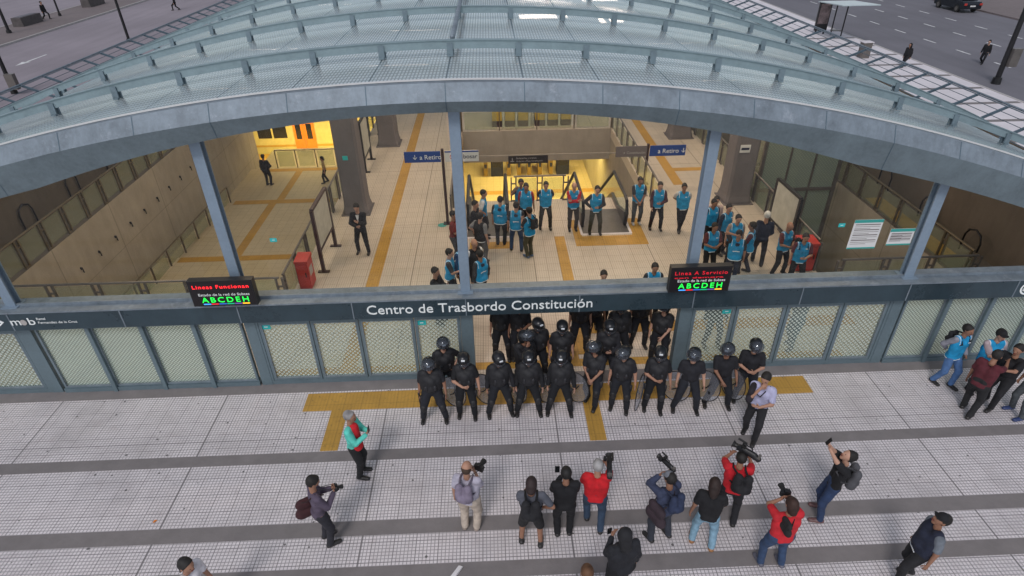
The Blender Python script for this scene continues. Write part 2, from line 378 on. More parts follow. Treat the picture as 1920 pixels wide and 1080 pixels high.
# hall floor with the openings
fl = MB(); T = -.45
for x0, x1, y0, y1 in ((PL0, PR1, FY+.1, 14.6), (PL1, PR0, 14.6, HY0), (PL1, H0, HY0, HY1), (H1, PR0, HY0, HY1), (PL1, PR0, HY1, 62)):
    fl.box(x0, x1, y0, y1, T, 0)
struct(fl.build('hall_floor', M['tile_in']))
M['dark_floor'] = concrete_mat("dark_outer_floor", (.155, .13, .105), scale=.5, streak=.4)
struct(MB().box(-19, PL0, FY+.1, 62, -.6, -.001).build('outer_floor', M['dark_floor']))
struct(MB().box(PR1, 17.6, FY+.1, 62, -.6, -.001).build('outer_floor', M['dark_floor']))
struct(MB().box(-19, 17.6, 62, 120, -.6, -.004).build('pavement', M['pave']))
for x0, x1, y0, y1 in ((-3.92, -3.54, 11.72, 61), (7.15, 7.55, 22.2, 61), (2.0, 2.34, 11.9, 18.2), (-5.6, 8.6, 11.45, 11.72), (2.34, 9.6, 12.75, 13.2),
                       (2.67, 5.08, 17.48, 18.15), (2.67, 2.95, 18.15, 19.4), (4.66, 5.08, 18.15, 19.4), (-.85, .6, 17.48, 17.95), (7.55, 9.3, 23.6, 23.95), (13.95, 14.6, 16.2, 20.5)):
    struct(MB().box(x0, x1, y0, y1, -.02, .005).build('tactile_strip', M['tactile']))
struct(MB().box(1.2, 2.0, 11.72, 12.75, -.02, .0045).build('tactile_strip', M['tactile']))
# lower level
lo = MB()
lo.box(PL0, PL1, 14.6, 24.0, LOW-.4, -3.6).box(PL0, PL1, 24.0, 30.6, LOW-.4, -3.9).box(PL0, PL1, 30.6, 36, LOW-.4, -4.25).box(PL0, PL1, 36, 40.5, LOW-.4, -4.6)
lo.box(PL1, 7.4, HY0-6, 46, LOW-.4, LOW).box(PR0-2.1, PR1, 14.6, 40, LOW-.4, LOW+.001)
struct(lo.build('lower_floor', M['tile_low']))
for x0, x1, y0, y1, z in ((-14, PL1, 23.55, 23.98, -3.6), (-14, PL1, 24.02, 24.4, -3.9), (-13.9, PL1, 30.1, 30.58, -3.9), (-13.9, PL1, 30.62, 31.1, -4.25), (-13.8, PL1, 35.5, 35.95, -4.25),
                          (-12.0, -11.6, 24.4, 30.1, -3.9), (-12.0, -11.6, 31.1, 35.5, -4.25), (H0, H1, 32.9, 33.4, LOW), (2.0, 2.5, 24, 32.9, LOW)):
    struct(MB().box(x0, x1, y0, y1, z-.02, z+.006).build('tactile_strip', M['tactile']))
# lane marks
for x, ph in ((33.7, 0), (37.5, 2.2), (41.0, .8)):
    mk = MB()
    for i in range(24):
        y = 20+ph+i*3.9; mk.box(x-.07, x+.07, y, y+1.5, -.14, -.126)
    tag(mk.build('lane_marking', M['white_paint']), kind='structure')
tag(MB().box(33.5, 33.6, 90, 100, -.14, -.126).build('lane_marking', M['white_paint']), kind='structure')
ar = MB(); ar.box(-34.16, -34.0, 47.9, 50.4, -.14, -.126)
ar.add([(-34.4, 48.0, -.126), (-34.08, 46.7, -.126), (-33.76, 48.0, -.126)], [(0, 1, 2)])
tag(ar.build('lane_marking', M['white_paint']), kind='structure')
# grey bands across the pale plaza
for i in range(11):
    y = 20+i*2.9
    struct(MB().box(17.7, 28.4, y, y+.35, -.02, .002).build('paving_stripe', M['stripe']))

# ------------------------------------------------------------------ pit walls
pw = thing('pit_wall', 'long beige concrete retaining wall down the left stair pit', 'wall', (PL0, 14.6, 0))
MB().box(PL0-.3, PL0+.006, 14.61, 37.6, LOW-.4, -.006).build('concrete_face', M['pitwall'], pw)
for i in range(10):
    y = 19.2+i*1.2; MB().bar((PL0, y, -1.2), (PL0+.05, y, -1.28), .05).bar((PL0+.06, y, -1.2), (PL0+.06, y+.02, -1.42), .03).build('wall_hook', M['black'], pw)
pw = tag(MB().box(PR1-.006, PR1+.3, 14.61, 40, LOW-.4, -.006).build('pit_wall', M['pitwall']), 'beige concrete retaining wall beneath the right balustrade', 'wall')
pw = tag(MB().box(PL0, PL1, 14.3, 14.606, LOW-.4, -.456).build('pit_wall', M['pitwall']), 'front retaining wall of the left pit behind the fritted screen', 'wall')
pw = tag(MB().box(PR0, PR1, 14.3, 14.606, LOW-.4, -.456).build('pit_wall', M['pitwall']), 'front retaining wall of the right pit below its rail', 'wall')
tag(MB().box(H1, H1+.25, HY0-3, 46, LOW, -.456).build('pit_wall', M['slab_edge']), 'side wall of the escalator opening on its right', 'wall')
tag(MB().box(PL1, PL1+.25, 14.6, 46, LOW, -.456).build('pit_wall', M['slab_edge']), 'wall between left stair pit and escalator hall', 'wall')
tag(MB().box(H0, H1, HY1, HY1+.25, -1.6, -.456).build('slab_edge_beam', M['slab_edge']), 'deep concrete edge beam across the far side of the escalator opening', 'beam')
MB_edge = MB().box(H0-.002, H1+.002, HY1-.004, HY1, -.46, -.004).build('edge_facing', M['slab_edge']); tag(MB_edge, 'thin concrete facing on the far rim of the escalator opening', 'edge facing')
tag(MB().box(PL0, 14, 55, 55.3, LOW-4, 0).build('end_wall', M['slab_edge']), 'far end wall of the underground train hall', 'wall')
tag(MB().box(PR0-2.1, PR1, 40, 40.3, LOW, 0).build('end_wall', M['pitwall']), 'far end wall of the right lift pit', 'wall')

# ------------------------------------------------------------------ station building shell
XC, RR = -.72, 70.0
def zc(x): return 7.02-(x-XC)**2/RR
sb = thing('station_building', 'transfer station hall with arched glass roof, steel ribs and dotted glass entrance screen', 'station building', (XC, FY, 0))
N = 64; HW = 15.6
xs = [XC-HW+2*HW*i/N for i in range(N+1)]
# curved front arch beam: profile in (y, dz)
dep = lambda x: min(.86, .50+.0060*(x-XC)**2)
rings = []
for x in xs:
    z = zc(x); d = dep(x)
    rings.append([(x, 11.02, z+.03), (x, 10.90, z+.02), (x, 10.78, z-.28), (x, 10.90, z-d), (x, 11.32, z-d), (x, 11.32, z-.05)])
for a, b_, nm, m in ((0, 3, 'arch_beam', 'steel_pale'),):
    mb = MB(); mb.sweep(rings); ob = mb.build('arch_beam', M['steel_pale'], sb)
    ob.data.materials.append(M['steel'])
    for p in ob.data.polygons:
        if abs(p.normal.y) > .2 and p.normal.z < -.1 or p.normal.z < -.6: p.material_index = 1  # downward and lower faces take darker steel: their shade put into the colour
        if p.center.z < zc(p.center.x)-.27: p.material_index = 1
for k in range(-11, 12):
    x = XC-.07+1.39*k
    if abs(x-XC) < HW:
        z = zc(x); d = dep(x); e = .004
        sm = MB(); sm.quad((x-.008, 10.90-e, z+.02+e), (x+.008, 10.90-e, z+.02+e), (x+.008, 10.78-e, z-.28), (x-.008, 10.78-e, z-.28))
        if k % 3 == 0: sm.quad((x-.008, 10.78-e, z-.28), (x+.008, 10.78-e, z-.28), (x+.008, 10.90-e, z-d), (x-.008, 10.90-e, z-d))
        sm.build('casing_joint', M['steel_dark'], sb)
ed = MB(); ed.sweep([[(x, 11.0, zc(x)+.035), (x, 11.0, zc(x)+.06), (x, 11.04, zc(x)+.06), (x, 11.04, zc(x)+.035)] for x in xs]); ed.build('edge_trim', M['white_sign'], sb)
rf = MB(); rf.sweep([[(x, 11.02, zc(x)), (x, 62, zc(x))] for x in xs], closed=False); rf.build('roof_glass', M['roof'], sb)
# ribs above the glass on brackets
for i in range(12):
    Y = 13.05+4.4*i; rb = MB()
    rb.sweep([[(x, Y-.03, zc(x)+.15), (x, Y-.03, zc(x)+.31), (x, Y+.03, zc(x)+.31), (x, Y+.03, zc(x)+.15)] for x in xs])
    rb.sweep([[(x, Y-.055, zc(x)+.31), (x, Y-.055, zc(x)+.328), (x, Y+.055, zc(x)+.328), (x, Y+.055, zc(x)+.31)] for x in xs])
    r_ = rb.build('rib', M['rib'], sb)
    for k in range(-10, 11):
        x = XC-.07+1.39*k; z = zc(x)
        bb = MB().box(x-.06, x+.06, Y-.06, Y-.031, z+.015, z+.27).box(x-.05, x+.05, Y-.09, Y-.06, z+.012, z+.05).box(x-.075, x+.075, Y+.037, Y+.07, z+.015, z+.22)
        if i < 5:
            bb.build('bracket', M['steel_br'], r_)
        else: rb.add(bb.v, bb.f)
    if i >= 5:
        bpy.data.objects.remove(r_); rb.build('rib', M['rib'], sb)
# purlins under the glass, ridge tube above it
pu = MB()
for k in range(-10, 11):
    x = XC-.07+1.39*k; pu.box(x-.02, x+.02, 11.3, 62, zc(x)-.10, zc(x)-.02)
pu.build('purlin', M['steel_dark'], sb)
MB().tube([(XC-.02, 13.2, 7.36), (XC-.02, 30, 7.36), (XC-.02, 62, 7.36)], .055).build('ridge_tube', M['steel_pale'], sb, True)
# side gutters with outrigger grilles
for s in (-1, 1):
    xi = XC+s*15.2; xo = XC+s*17.0
    MB().tube([(xo, 10.5, 4.0), (xo, 62, 4.0)], .035).tube([(xo-s*.12, 10.5, 3.98), (xo-s*.12, 62, 3.98)], .02, 5).build('edge_tube', M['steel_pale'], sb)
    er = MB()
    for f in (.2, .4, .6, .8): er.tube([(xi+(xo-xi)*f, 10.5, 3.55+.4*f), (xi+(xo-xi)*f, 62, 3.55+.4*f)], .011, 5)
    y = 11.0
    while y < 62: er.bar((xi, y, 3.5), (xo, y+.5, 3.98), .05, .08); y += 1.4
    er.build('edge_grille', M['steel_dark'], sb)
    MB().box(xi-.06, xi+.06, 10.5, 62, 3.3, 3.52).build('gutter', M['steel'], sb)
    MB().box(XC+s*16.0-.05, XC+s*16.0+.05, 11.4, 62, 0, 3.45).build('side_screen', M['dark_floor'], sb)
# columns in the facade plane
COLX = (-10.47, -5.55, -.69, 4.28, 9.2)
for x in COLX:
    zt = zc(x)-dep(x)+.02; c = MB()
    c.box(x-.105, x+.105, FY+.03, FY+.06, 2.45, zt).box(x-.105, x+.105, FY+.2, FY+.23, 2.45, zt).box(x-.02, x+.02, FY+.06, FY+.2, 2.45, zt)
    c.box(x-.17, x+.17, FY-.06, FY+.3, 2.44, 2.49)
    c.build('column', M['column'], sb)
    MB().box(x-.12, x+.12, FY+.02, FY+.24, 0, 2.0).build('column', M['frame'], sb)
for i in range(len(COLX)-1):       # clerestory panes
    x0, x1 = COLX[i]+.15, COLX[i+1]-.15; n = 10
    top = [(x0+(x1-x0)*j/n, zc(x0+(x1-x0)*j/n)-dep(x0+(x1-x0)*j/n)+.01) for j in range(n+1)]
    p = MB(); p.sweep([[(x, FY+.12, 2.5), (x, FY+.12, z)] for x, z in top], closed=False); p.build('clerestory_pane', M['glass'], sb)
# transom: fascia band, ledge
BX0, BX1 = -17, 15.2
MB().box(BX0, BX1, FY-.14, FY+.32, 2.02, 2.44).build('transom_beam', M['frame'], sb)
MB().sweep([[(x, FY-.15, 2.0), (x, FY-.15, 2.43), (x, FY-.19, 2.43), (x, FY-.20, 2.0)] for x in (BX0, BX1)]).build('fascia_band', M['band'], sb)
MB().box(BX0, BX1, FY-.21, FY+.36, 2.44, 2.475).build('ledge', M['steel_pale'], sb)
MB().box(BX0, BX1, FY+.05, FY+.08, 2.475, 2.53).build('ledge_upstand', M['steel_pale'], sb)
for x in (-10.45, -8.09, -5.6, -3.15, -.69, 1.8, 4.33, 6.74, 9.15, 11.6): MB().box(x-.012, x+.012, FY-.205, FY-.19, 2.0, 2.43).build('fascia_joint', M['steel_pale'], sb)
text('Centro de Trasbordo Constitución', 'lettering', M['lettering'], sb, (-2.86, FY-.205, 2.12), .335, ext=.008, width=4.93)
text('→', 'arrow_mark', M['lettering'], sb, (-10.95, FY-.205, 2.13), .34, width=.32)
text('m', 'lettering', M['lettering'], sb, (-10.46, FY-.205, 2.15), .26, width=.2)
MB().cyl((-10.175, FY-.2, 2.215), (-10.175, FY-.215, 2.215), .07, n=12).build('emblem', M['dim_letter'], sb)
text('b', 'lettering', M['lettering'], sb, (-10.09, FY-.205, 2.15), .26, width=.14)
text('Ramal', 'lettering', M['white'], sb, (-9.88, FY-.205, 2.27), .08); text('Fernandez de la Cruz', 'lettering', M['white'], sb, (-9.88, FY-.205, 2.17), .08, width=.82)
em = MB(); cx, cz = 11.86, 2.23
for i in range(24):
    a0, a1 = 2*math.pi*i/24, 2*math.pi*(i+1)/24
    em.quad(*[(cx+r*math.cos(a), FY-.207, cz+r*math.sin(a)) for r, a in ((.13, a0), (.13, a1), (.17, a1), (.17, a0))])
em.bar((cx-.09, FY-.208, cz-.06), (cx-.04, FY-.208, cz+.06), .03).bar((cx-.04, FY-.208, cz+.06), (cx, FY-.208, cz-.02), .03).bar((cx, FY-.208, cz-.02), (cx+.04, FY-.208, cz+.06), .03).bar((cx+.04, FY-.208, cz+.06), (cx+.09, FY-.208, cz-.06), .03)
em.build('emblem', M['lettering'], sb)
MB().box(BX0, BX1, FY+.0, FY+.22, 1.90, 2.02).build('header_rail', M['frame'], sb)

def leaf(x0, x1, glass, name, fw=.05, z0=.1, z1=1.83, y=FY+.08, parent=sb, dark=False):
    f = MB(); e = .045
    f.box(x0, x0+fw, y-e, y+e, z0, z1).box(x1-fw, x1, y-e, y+e, z0, z1).box(x0+fw, x1-fw, y-e, y+e, z0, z0+fw).box(x0+fw, x1-fw, y-e, y+e, z1-fw, z1)
    o = f.build(name, M['frame'], parent)
    b = MB(); i = fw; q = .018       # pale glazing bead
    b.box(x0+i, x0+i+q, y-e-.004, y, z0+i, z1-i).box(x1-i-q, x1-i, y-e-.004, y, z0+i, z1-i).box(x0+i+q, x1-i-q, y-e-.004, y, z0+i, z0+i+q).box(x0+i+q, x1-i-q, y-e-.004, y, z1-i-q, z1-i)
    for bb, nm, mm in ((b, 'glazing_bead', M['steel_pale']), (MB().quad((x0+i, y+.01, z0+i), (x1-i, y+.01, z0+i), (x1-i, y+.01, z1-i), (x0+i, y+.01, z1-i)), 'pane', glass)):
        bb.build(nm, mm, o)
    return o
def door_set(xsplit):
    x0, x1 = xsplit[0], xsplit[-1]
    MB().box(x0-.12, x0, FY+.03, FY+.2, 0, 1.90).box(x1, x1+.12, FY+.03, FY+.2, 0, 1.90).box(x0, x1, FY+.03, FY+.2, 1.83, 1.90).box(x0, x1, FY+.03, FY+.2, 0.012, .12).build('door_surround', M['frame'], sb)
    for a, b in zip(xsplit[:-1], xsplit[1:]): leaf(a+.01, b-.01, M['frit_door'], 'door', z0=.125, z1=1.825)
door_set((-5.38, -4.22, -3.14, -1.9, -.85)); door_set((4.45, 5.45, 6.63, 7.95, 9.02)); door_set((-14.2, -13.1, -12.0, -10.68))
for sp in ((-10.3, -9.1, -7.93, -6.78, -5.72), (9.36, 10.38, 11.42, 12.5, 13.6, 14.8), (-17, -15.7, -14.4)):
    for a, b in zip(sp[:-1], sp[1:]):
        leaf(a+.02, b-.02, M['frit_side'], 'window', fw=.03, z0=.12, z1=1.88)
    mu = MB()
    for a in sp[1:-1]: mu.box(a-.045, a+.045, FY-.03, FY+.2, .012, 1.9)
    mu.box(sp[0], sp[-1], FY-.0, FY+.2, .012, .115).build('mullion', M['frame'], sb)
def sticker(x, z, s=.1, y=FY+.08-.02):
    MB().box(x-s, x+s, y-.006, y, z-s*.62, z+s*.62).build('sticker', M['turq'], sb)
    MB().box(x-s*.4, x+s*.4, y-.008, y-.006, z-s*.1, z+s*.1).build('sticker_mark', M['white'], sb)
sticker(-5.22, 1.69); sticker(-1.73, 1.66, .1); sticker(5.25, 1.69)
for x, z in ((-4.58, 3.86), (7.35, 3.8)): sticker(x, z, .07, FY+.11)
# notices stuck on the clerestory glass
for x0, x1, z0, z1, nn in ((7.6, 8.22, 3.22, 3.92, 4), (8.45, 8.98, 3.28, 3.68, 3)):
    p = MB().box(x0, x1, FY+.09, FY+.1, z0, z1).build('notice', M['white_sign'], sb)
    for a, b in ((z1-.07, z1), (z0, z0+.035)): MB().box(x0, x1, FY+.086, FY+.0895, a, b).build('notice_border', M['turq2'], sb)
    tx = MB()
    for j in range(nn*3):
        z = z1-.12-(z1-z0-.2)*j/(nn*3)
        tx.box(x0+.04, x1-.04-(.2 if j % 3 == 2 else 0), FY+.087, FY+.0895, z-.004, z+(.004 if j % 3 else .016))
    tx.build('notice_text', M['grey_sign'], sb)

b_ = MB(); b_.add([(-1.85+.16*math.cos(2*math.pi*i/20), 19.3+.16*math.sin(2*math.pi*i/20), .006) for i in range(20)], [tuple(range(20))]); tag(b_.build('floor_sticker', M['turq2']), 'round green sticker on the hall floor by the sign post', 'sticker')
# ------------------------------------------------------------------ LED boards
def led(x0, x1, z0, z1, label, top, red, sub):
    t = thing('display_board', label, 'LED board', ((x0+x1)/2, FY-.33, z0), 'LED line status boards on the entrance band')
    y = FY-.36; W = x1-x0
    MB().box(x0, x1, y, y+.16, z0, z1).build('casing', M['black'], t)
    MB().box(x0+.03, x1-.03, y-.006, y, z0+.03, z1-.03).build('screen', M['screen'], t)
    MB().box(x0+.2, x0+.26, y+.16, y+.4, z0+.05, z0+.12).box(x1-.26, x1-.2, y+.16, y+.4, z0+.05, z0+.12).box(x0+.2, x0+.26, y+.3, y+.36, 2.46, z0+.1).box(x1-.26, x1-.2, y+.3, y+.36, 2.46, z0+.1).build('mounting_bracket', M['steel'], t)
    text(top, 'red_text', red, t, (x0+.08, y-.01, z1-.18), .12, spc=1.2, width=W-.18)
    text('Estado de la red de Subtes', 'white_text', M['white'], t, (x0+.16, y-.01, z0+.262), .085, width=W-.28)
    text('ABCDEH', 'green_text', M['led_green'], t, (x0+.2, y-.01, z0+.10), .18, spc=1.35, width=W-.36)
    if sub: text(sub, 'red_text', M['led_red_dim'], t, (x0+.08, y-.01, z1-.27), .05, width=W-.25)
    cs = [(.05, .3, .8), (.6, .02, .03), (.02, .1, .4), (.0, .3, .15), (.1, .05, .25), (.9, .5, .02)]
    for i, c in enumerate(cs):
        xx = x0+.2+(W-.36)*(i+.1)/6; MB().box(xx, xx+.15, y-.012, y-.007, z0+.045, z0+.07).build('line_bar', mat('line_colour', c, .5, 0, 0, emis=c, es=.7), t)
led(-6.38, -5.05, 2.58, 3.20, 'LED status board with bright red text, on the band at the left', 'Lineas Funcionan', M['led_red'], None)
led(3.68, 4.98, 2.54, 3.16, 'LED status board with dim red text, right of the doorway', 'Linea A Servicio', M['led_red_dim'], 'con demora')

# ------------------------------------------------------------------ pillars
def pillar(x0, x1, y0, y1, label):
    t = thing('pillar', label, 'pillar', ((x0+x1)/2, (y0+y1)/2, 0), 'concrete pillars inside the hall')
    cx, cy = (x0+x1)/2, (y0+y1)/2; hx, hy = (x1-x0)/2, (y1-y0)/2; mb = MB(); rings = []
    for z, e in ((0, .16), (.12, .14), (.3, .04), (.5, 0), (zc(cx)-.3, 0)):
        a, b, c = hx+e*.4, hy+e*.4, .08
        rings.append([(cx+px*a+qx*c*0-px*qx*c, cy+py*b-py*(1-qx)*c, z) for px, py, qx in ((-1, -1, 0), (-1, -1, 1), (1, -1, 1), (1, -1, 0), (1, 1, 0), (1, 1, 1), (-1, 1, 1), (-1, 1, 0))])
    mb.sweep(rings); mb.build('shaft', M['pillar'], t); MB().box(cx-hx-.12, cx+hx+.12, cy-hy-.12, cy+hy+.12, 0, .03).build('base_plate', M['pillar'], t)
    return t
p1 = pillar(-5.45, -4.65, 20.35, 21.2, 'large dark concrete pillar behind the man in a suit')
MB().box(-5.2, -5.02, 20.335, 20.35, 2.1, 2.25).build('sticker', M['turq'], p1)
pillar(-5.25, -4.4, 27.5, 28.3, 'smaller dark concrete pillar further back on the left')
p2 = pillar(8.6, 9.45, 20.3, 21.2, 'large dark concrete pillar with a paper notice, right side')
MB().box(8.72, 9.08, 20.28, 20.295, 2.0, 2.28).build('paper_notice', M['white_sign'], p2); MB().box(8.76, 9.04, 20.27, 20.279, 2.1, 2.18).build('notice_text', M['navy'], p2)
pillar(8.4, 9.35, 27.5, 28.3, 'smaller dark concrete pillar further back on the right')

# ------------------------------------------------------------------ balustrades
def balustrade(label, p, q, m, step=1.22, h=1.0, group='glass balustrades round the openings', ret=None, single=False):
    p, q = Vector(p), Vector(q); L = (q-p).length; d = (q-p).normalized(); nrm = Vector((0, 0, 1)).cross(d)
    t = thing('balustrade', label, 'balustrade', tuple(p), group); n = max(1, round(L/step)); up = Vector((0, 0, 1))
    for i in range(n+1):
        c = p+d*(L*i/n); b = MB()
        offs = (0,) if single else (-.09, .09)
        for o in offs: b.bar(c+d*o, c+d*o+up*(h-.03), .06, .05, up=d)
        if not single: b.bar(c-d*.09+up*(h*.72), c+d*.09+up*(h*.72), .045); b.bar(c-d*.11+up*.03, c+d*.11+up*.03, .05)
        b.build('post', m, t)
    for i in range(n):
        a = p+d*(L*i/n+.13)+nrm*.03; e = p+d*(L*(i+1)/n-.13)+nrm*.03
        MB().quad(a+up*.08, e+up*.08, e+up*(h-.08), a+up*(h-.08)).build('glass_panel', M['bal_glass'], t)
    MB().tube([p+up*h, (p+q)/2+up*h, q+up*h], .034).build('handrail', m, t)
    return t
balustrade('long balustrade on top of the left retaining wall', (PL0-.05, 14.8, 0), (PL0-.05, 40, 0), M['bronze'])
balustrade('balustrade across the front of the left pit behind its screen', (PL0+.1, 14.45, 0), (PL1, 14.45, 0), M['rail_grey'])
balustrade('balustrade on the right rim of the left pit beside the map stand', (PL1+.06, 14.6, 0), (PL1+.06, 40, 0), M['rail_grey'])
balustrade('balustrade on top of the right retaining wall', (PR1+.05, 14.7, 0), (PR1+.05, 30, 0), M['bronze'])
balustrade('balustrade across the front of the right pit', (PR0, 14.45, 0), (PR1, 14.45, 0), M['rail_grey'])
balustrade('balustrade on the left rim of the right pit by the lift', (PR0-.06, 15.6, 0), (PR0-.06, 28, 0), M['rail_grey'])
balustrade('balustrade along the left rim of the escalator opening', (H0-.06, 19.6, 0), (H0-.06, HY1, 0), M['rail_grey'])
balustrade('balustrade along the right rim of the escalator opening', (H1+.06, 19.9, 0), (H1+.06, HY1, 0), M['rail_grey'])
balustrade('balustrade across the far rim of the escalator opening', (H0, HY1+.05, 0), (H1, HY1+.05, 0), M['bronze'], step=1.8, single=True)
balustrade('short balustrade between the two escalators', (.75, HY0-.1, 0), (2.7, HY0-.1, 0), M['rail_grey'], step=1.0)
balustrade('low glass balustrade at the far end of the left stair pit', (-13.6, 37, -4.6), (PL1-.1, 37, -4.6), M['bronze'], step=1.3, h=1.15, single=True)
balustrade('angled handrail barrier down the foot of the left retaining wall', (-14.1, 19, -3.6), (-14.1, 30.4, -3.9), M['bronze'], step=1.5, h=.9, single=True)

# ------------------------------------------------------------------ escalators
def escalator(x0, x1, label, ytop=19.0):
    t = thing('escalator', label, 'escalator', ((x0+x1)/2, 18.3, 0), 'escalators going down to the lower hall')
    yk = 21.4; yb = 28.2; zb = LOW+.0; yend = 29.8
    MB().box(x0-.08, x1+.08, 18.25, 18.33, 0, .012).box(x0-.08, x0, 18.33, 19.5, 0, .012).box(x1, x1+.08, 18.33, 19.5, 0, .012).build('threshold_frame', M['plaza_pale'], t)
    MB().box(x0, x1, 18.33, 20.2, 0, .010).build('landing_plate', M['escalator'], t)
    # steps
    st = MB(); n = 20; ys, ye = 20.2, 28.6; prev = 0
    for i in range(n):
        y = ys+(ye-ys)*i/n; y2 = ys+(ye-ys)*(i+1)/n; z = -.01 if i < 2 else max(LOW+.02, -(y-yk+.8)*(-LOW)/(yb-yk+.8))
        st.box(x0+.12, x1-.12, y, y2-.005, z-.25, z)
    st.build('steps', M['escalator'], t)
    for xx in (x0+.05, x1-.05):
        prof = [(18.9, .0), (18.75, .5), (18.95, .92), (19.2, .96), (yk, .96), (yb, zb+.96), (yend-.3, zb+.96), (yend, zb+.7), (yend-.1, zb+.2)]
        MB().tube([(xx, y, z) for y, z in prof], .058).build('handrail', M['rubber'], t)
        g_ = MB(); inner = [(18.9, .12), (18.85, .5), (19.0, .86), (yk, .90), (yb, zb+.90), (yend-.3, zb+.9)]
        low = [(18.95, .1), (18.95, .1), (19.0, .1), (yk, .1), (yb, zb+.1), (yend-.3, zb+.1)]
        g_.sweep([[(xx, a[0], b[1]), (xx, a[0], a[1])] for a, b in zip(inner, low)], closed=False); g_.build('side_panel', M['bal_glass'], t)
        sk = MB(); sk.sweep([[(xx-.06, y, z-.35), (xx+.06, y, z-.35), (xx+.06, y, z+.12), (xx-.06, y, z+.12)] for y, z in ((18.95, 0.36), (20.3, .0), (yk, 0), (yb, zb), (yend, zb+.34))]); sk.build('skirt', M['escalator'], t)
escalator(3.0, 4.6, 'right escalator with grey landing plate framed by yellow tiles')
escalator(-.95, .5, 'left escalator, its handrails beyond the group of men in vests')

# ------------------------------------------------------------------ maps, signs, cabinets
def map_stand(label, p, q, h0, h1, m=M['maroon']):
    p, q = Vector(p), Vector(q); d = (q-p).normalized(); n = Vector((0, 0, 1)).cross(d); up = Vector((0, 0, 1))
    t = thing('map_stand', label, 'map stand', tuple(p), 'framed map stands on two posts')
    MB().bar(p, p+up*h1, .09, .12, up=d).bar(p-n*.18+up*.02, p+n*.18+up*.02, .12, .03).build('post', m, t)
    MB().bar(q, q+up*h1, .09, .12, up=d).bar(q-n*.18+up*.02, q+n*.18+up*.02, .12, .03).build('post', m, t)
    MB().bar(p+up*h1, q+up*h1, .10, .08).bar(p+up*h0, q+up*h0, .10, .06).build('frame', m, t)
    for s in (1, -1):
        a, b = p+d*.07+n*.03*s, q-d*.07+n*.03*s
        MB().quad(a+up*(h0+.04), b+up*(h0+.04), b+up*(h1-.06), a+up*(h1-.06)).build('map_panel', M['poster'], t)
        if s == 1: pass
    return t
map_stand('tall map stand with dark maroon frame beside the red cabinet', (-5.35, 16.35, 0), (-5.32, 18.0, 0), .75, 2.1)
map_stand('map stand with pale panel tilted at the right pit, behind the vests', (9.5, 16.9, 0), (9.45, 18.5, 0), .35, 1.75, M['black'])
map_stand('map stand with black frame between the two left pillars', (-5.35, 24.4, 0), (-5.35, 25.9, 0), .6, 2.1, M['black'])
map_stand('farthest map stand on the left rim of the hall', (-5.4, 29.2, 0), (-5.4, 30.6, 0), .6, 2.1, M['black'])
def cabinet(x0, x1, y0, y1, h, label):
    t = thing('hydrant_cabinet', label, 'cabinet', ((x0+x1)/2, (y0+y1)/2, 0), 'red fire cabinets')
    MB().box(x0, x1, y0, y1, .04, h-.1).build('body', M['red'], t)
    MB().sweep([[(x, y0-.02, h-.1), (x, y1+.02, h-.1), (x, y1+.02, h), (x, y0-.02, h-.03)] for x in (x0-.02, x1+.02)]).build('lid', M['red'], t)
    MB().box(x0+.04, x1-.04, y0-.02, y0-.001, .12, h-.16).build('door', M['red'], t); MB().box(x1-.1, x1-.07, y0-.035, y0-.02, h*.45, h*.6).build('handle', M['black'], t)
    MB().box(x1, x1+.002, y0+.1, y1-.1, h*.4, h*.7).build('worn_label', M['dim_letter'], t)
cabinet(-5.82, -5.47, 15.35, 15.85, 1.0, 'red fire cabinet left of the tall map stand')
cabinet(9.1, 9.6, 15.45, 15.95, 1.0, 'red fire cabinet behind the man with a black backpack, right side')
def post_sign(label, x, y, z, ht, boards):
    t = thing('direction_sign', label, 'sign', (x, y, 0), 'direction signs on black posts')
    MB().box(x-.045, x+.045, y-.05, y+.05, 0, z+ht+.05).build('post', M['maroon'], t); MB().box(x-.15, x+.15, y-.12, y+.12, 0, .02).build('base_plate', M['black'], t)
    for (x0, x1, mt, items) in boards:
        MB().box(x0, x1, y-.09, y-.055, z, z+ht).build('board', M[mt], t)
        for body, tx, size, tm in items: text(body, 'lettering', M[tm], t, (tx, y-.095, z+ht*.28), size)
    return t
s1 = post_sign('blue and white direction sign left of the central column', -1.66, 19.42, 2.33, .37, [(-2.92, -1.72, 'blue_sign', [('↓ a Retiro', -2.66, .22, 'white')]), (-1.58, -.46, 'white_sign', [('bosar', -.98, .21, 'navy')])])
MB().cyl((-1.33, 19.32, 2.5), (-1.33, 19.31, 2.5), .085, n=14).build('red_disc', M['red'], s1); MB().box(-1.4, -1.26, 19.30, 19.309, 2.48, 2.52).build('disc_bar', M['white'], s1)
MB().box(-1.58, -.46, 19.325, 19.33, 2.65, 2.7).build('board_edge', M['blue_sign'], s1)
s2 = post_sign('grey and blue direction sign at the right rim of the escalator opening', 6.01, 22.42, 1.17, .42, [(4.75, 5.95, 'grey_sign', [('→ Constitución', 5.0, .14, 'dim_letter')]), (6.07, 7.46, 'blue_sign', [('a Retiro ↓', 6.38, .25, 'white')])])
t = thing('hanging_sign', 'dark brown hanging sign on the concrete beam over the lower hall', 'sign', (1.6, 26, -.2))
MB().box(.7, 2.48, 25.97, 26.03, -.42, -.05).build('board', M['dark_sign'], t)
MB().bar((.74, 26, -.05), (.74, 26.0, .0), .02).build('hanger', M['black'], t)
for xx in (H0, H1): pass
MB().box(H0, H1, 25.98, 26.02, -.05, -.01).build('support_rail', M['slab_edge'], t)
text('Boleterías y trenes', 'lettering', M['dim_letter'], t, (1.05, 25.965, -.2), .12); text('Andenes a Plaza Constitución', 'lettering', M['dim_letter'], t, (1.05, 25.965, -.33), .10)
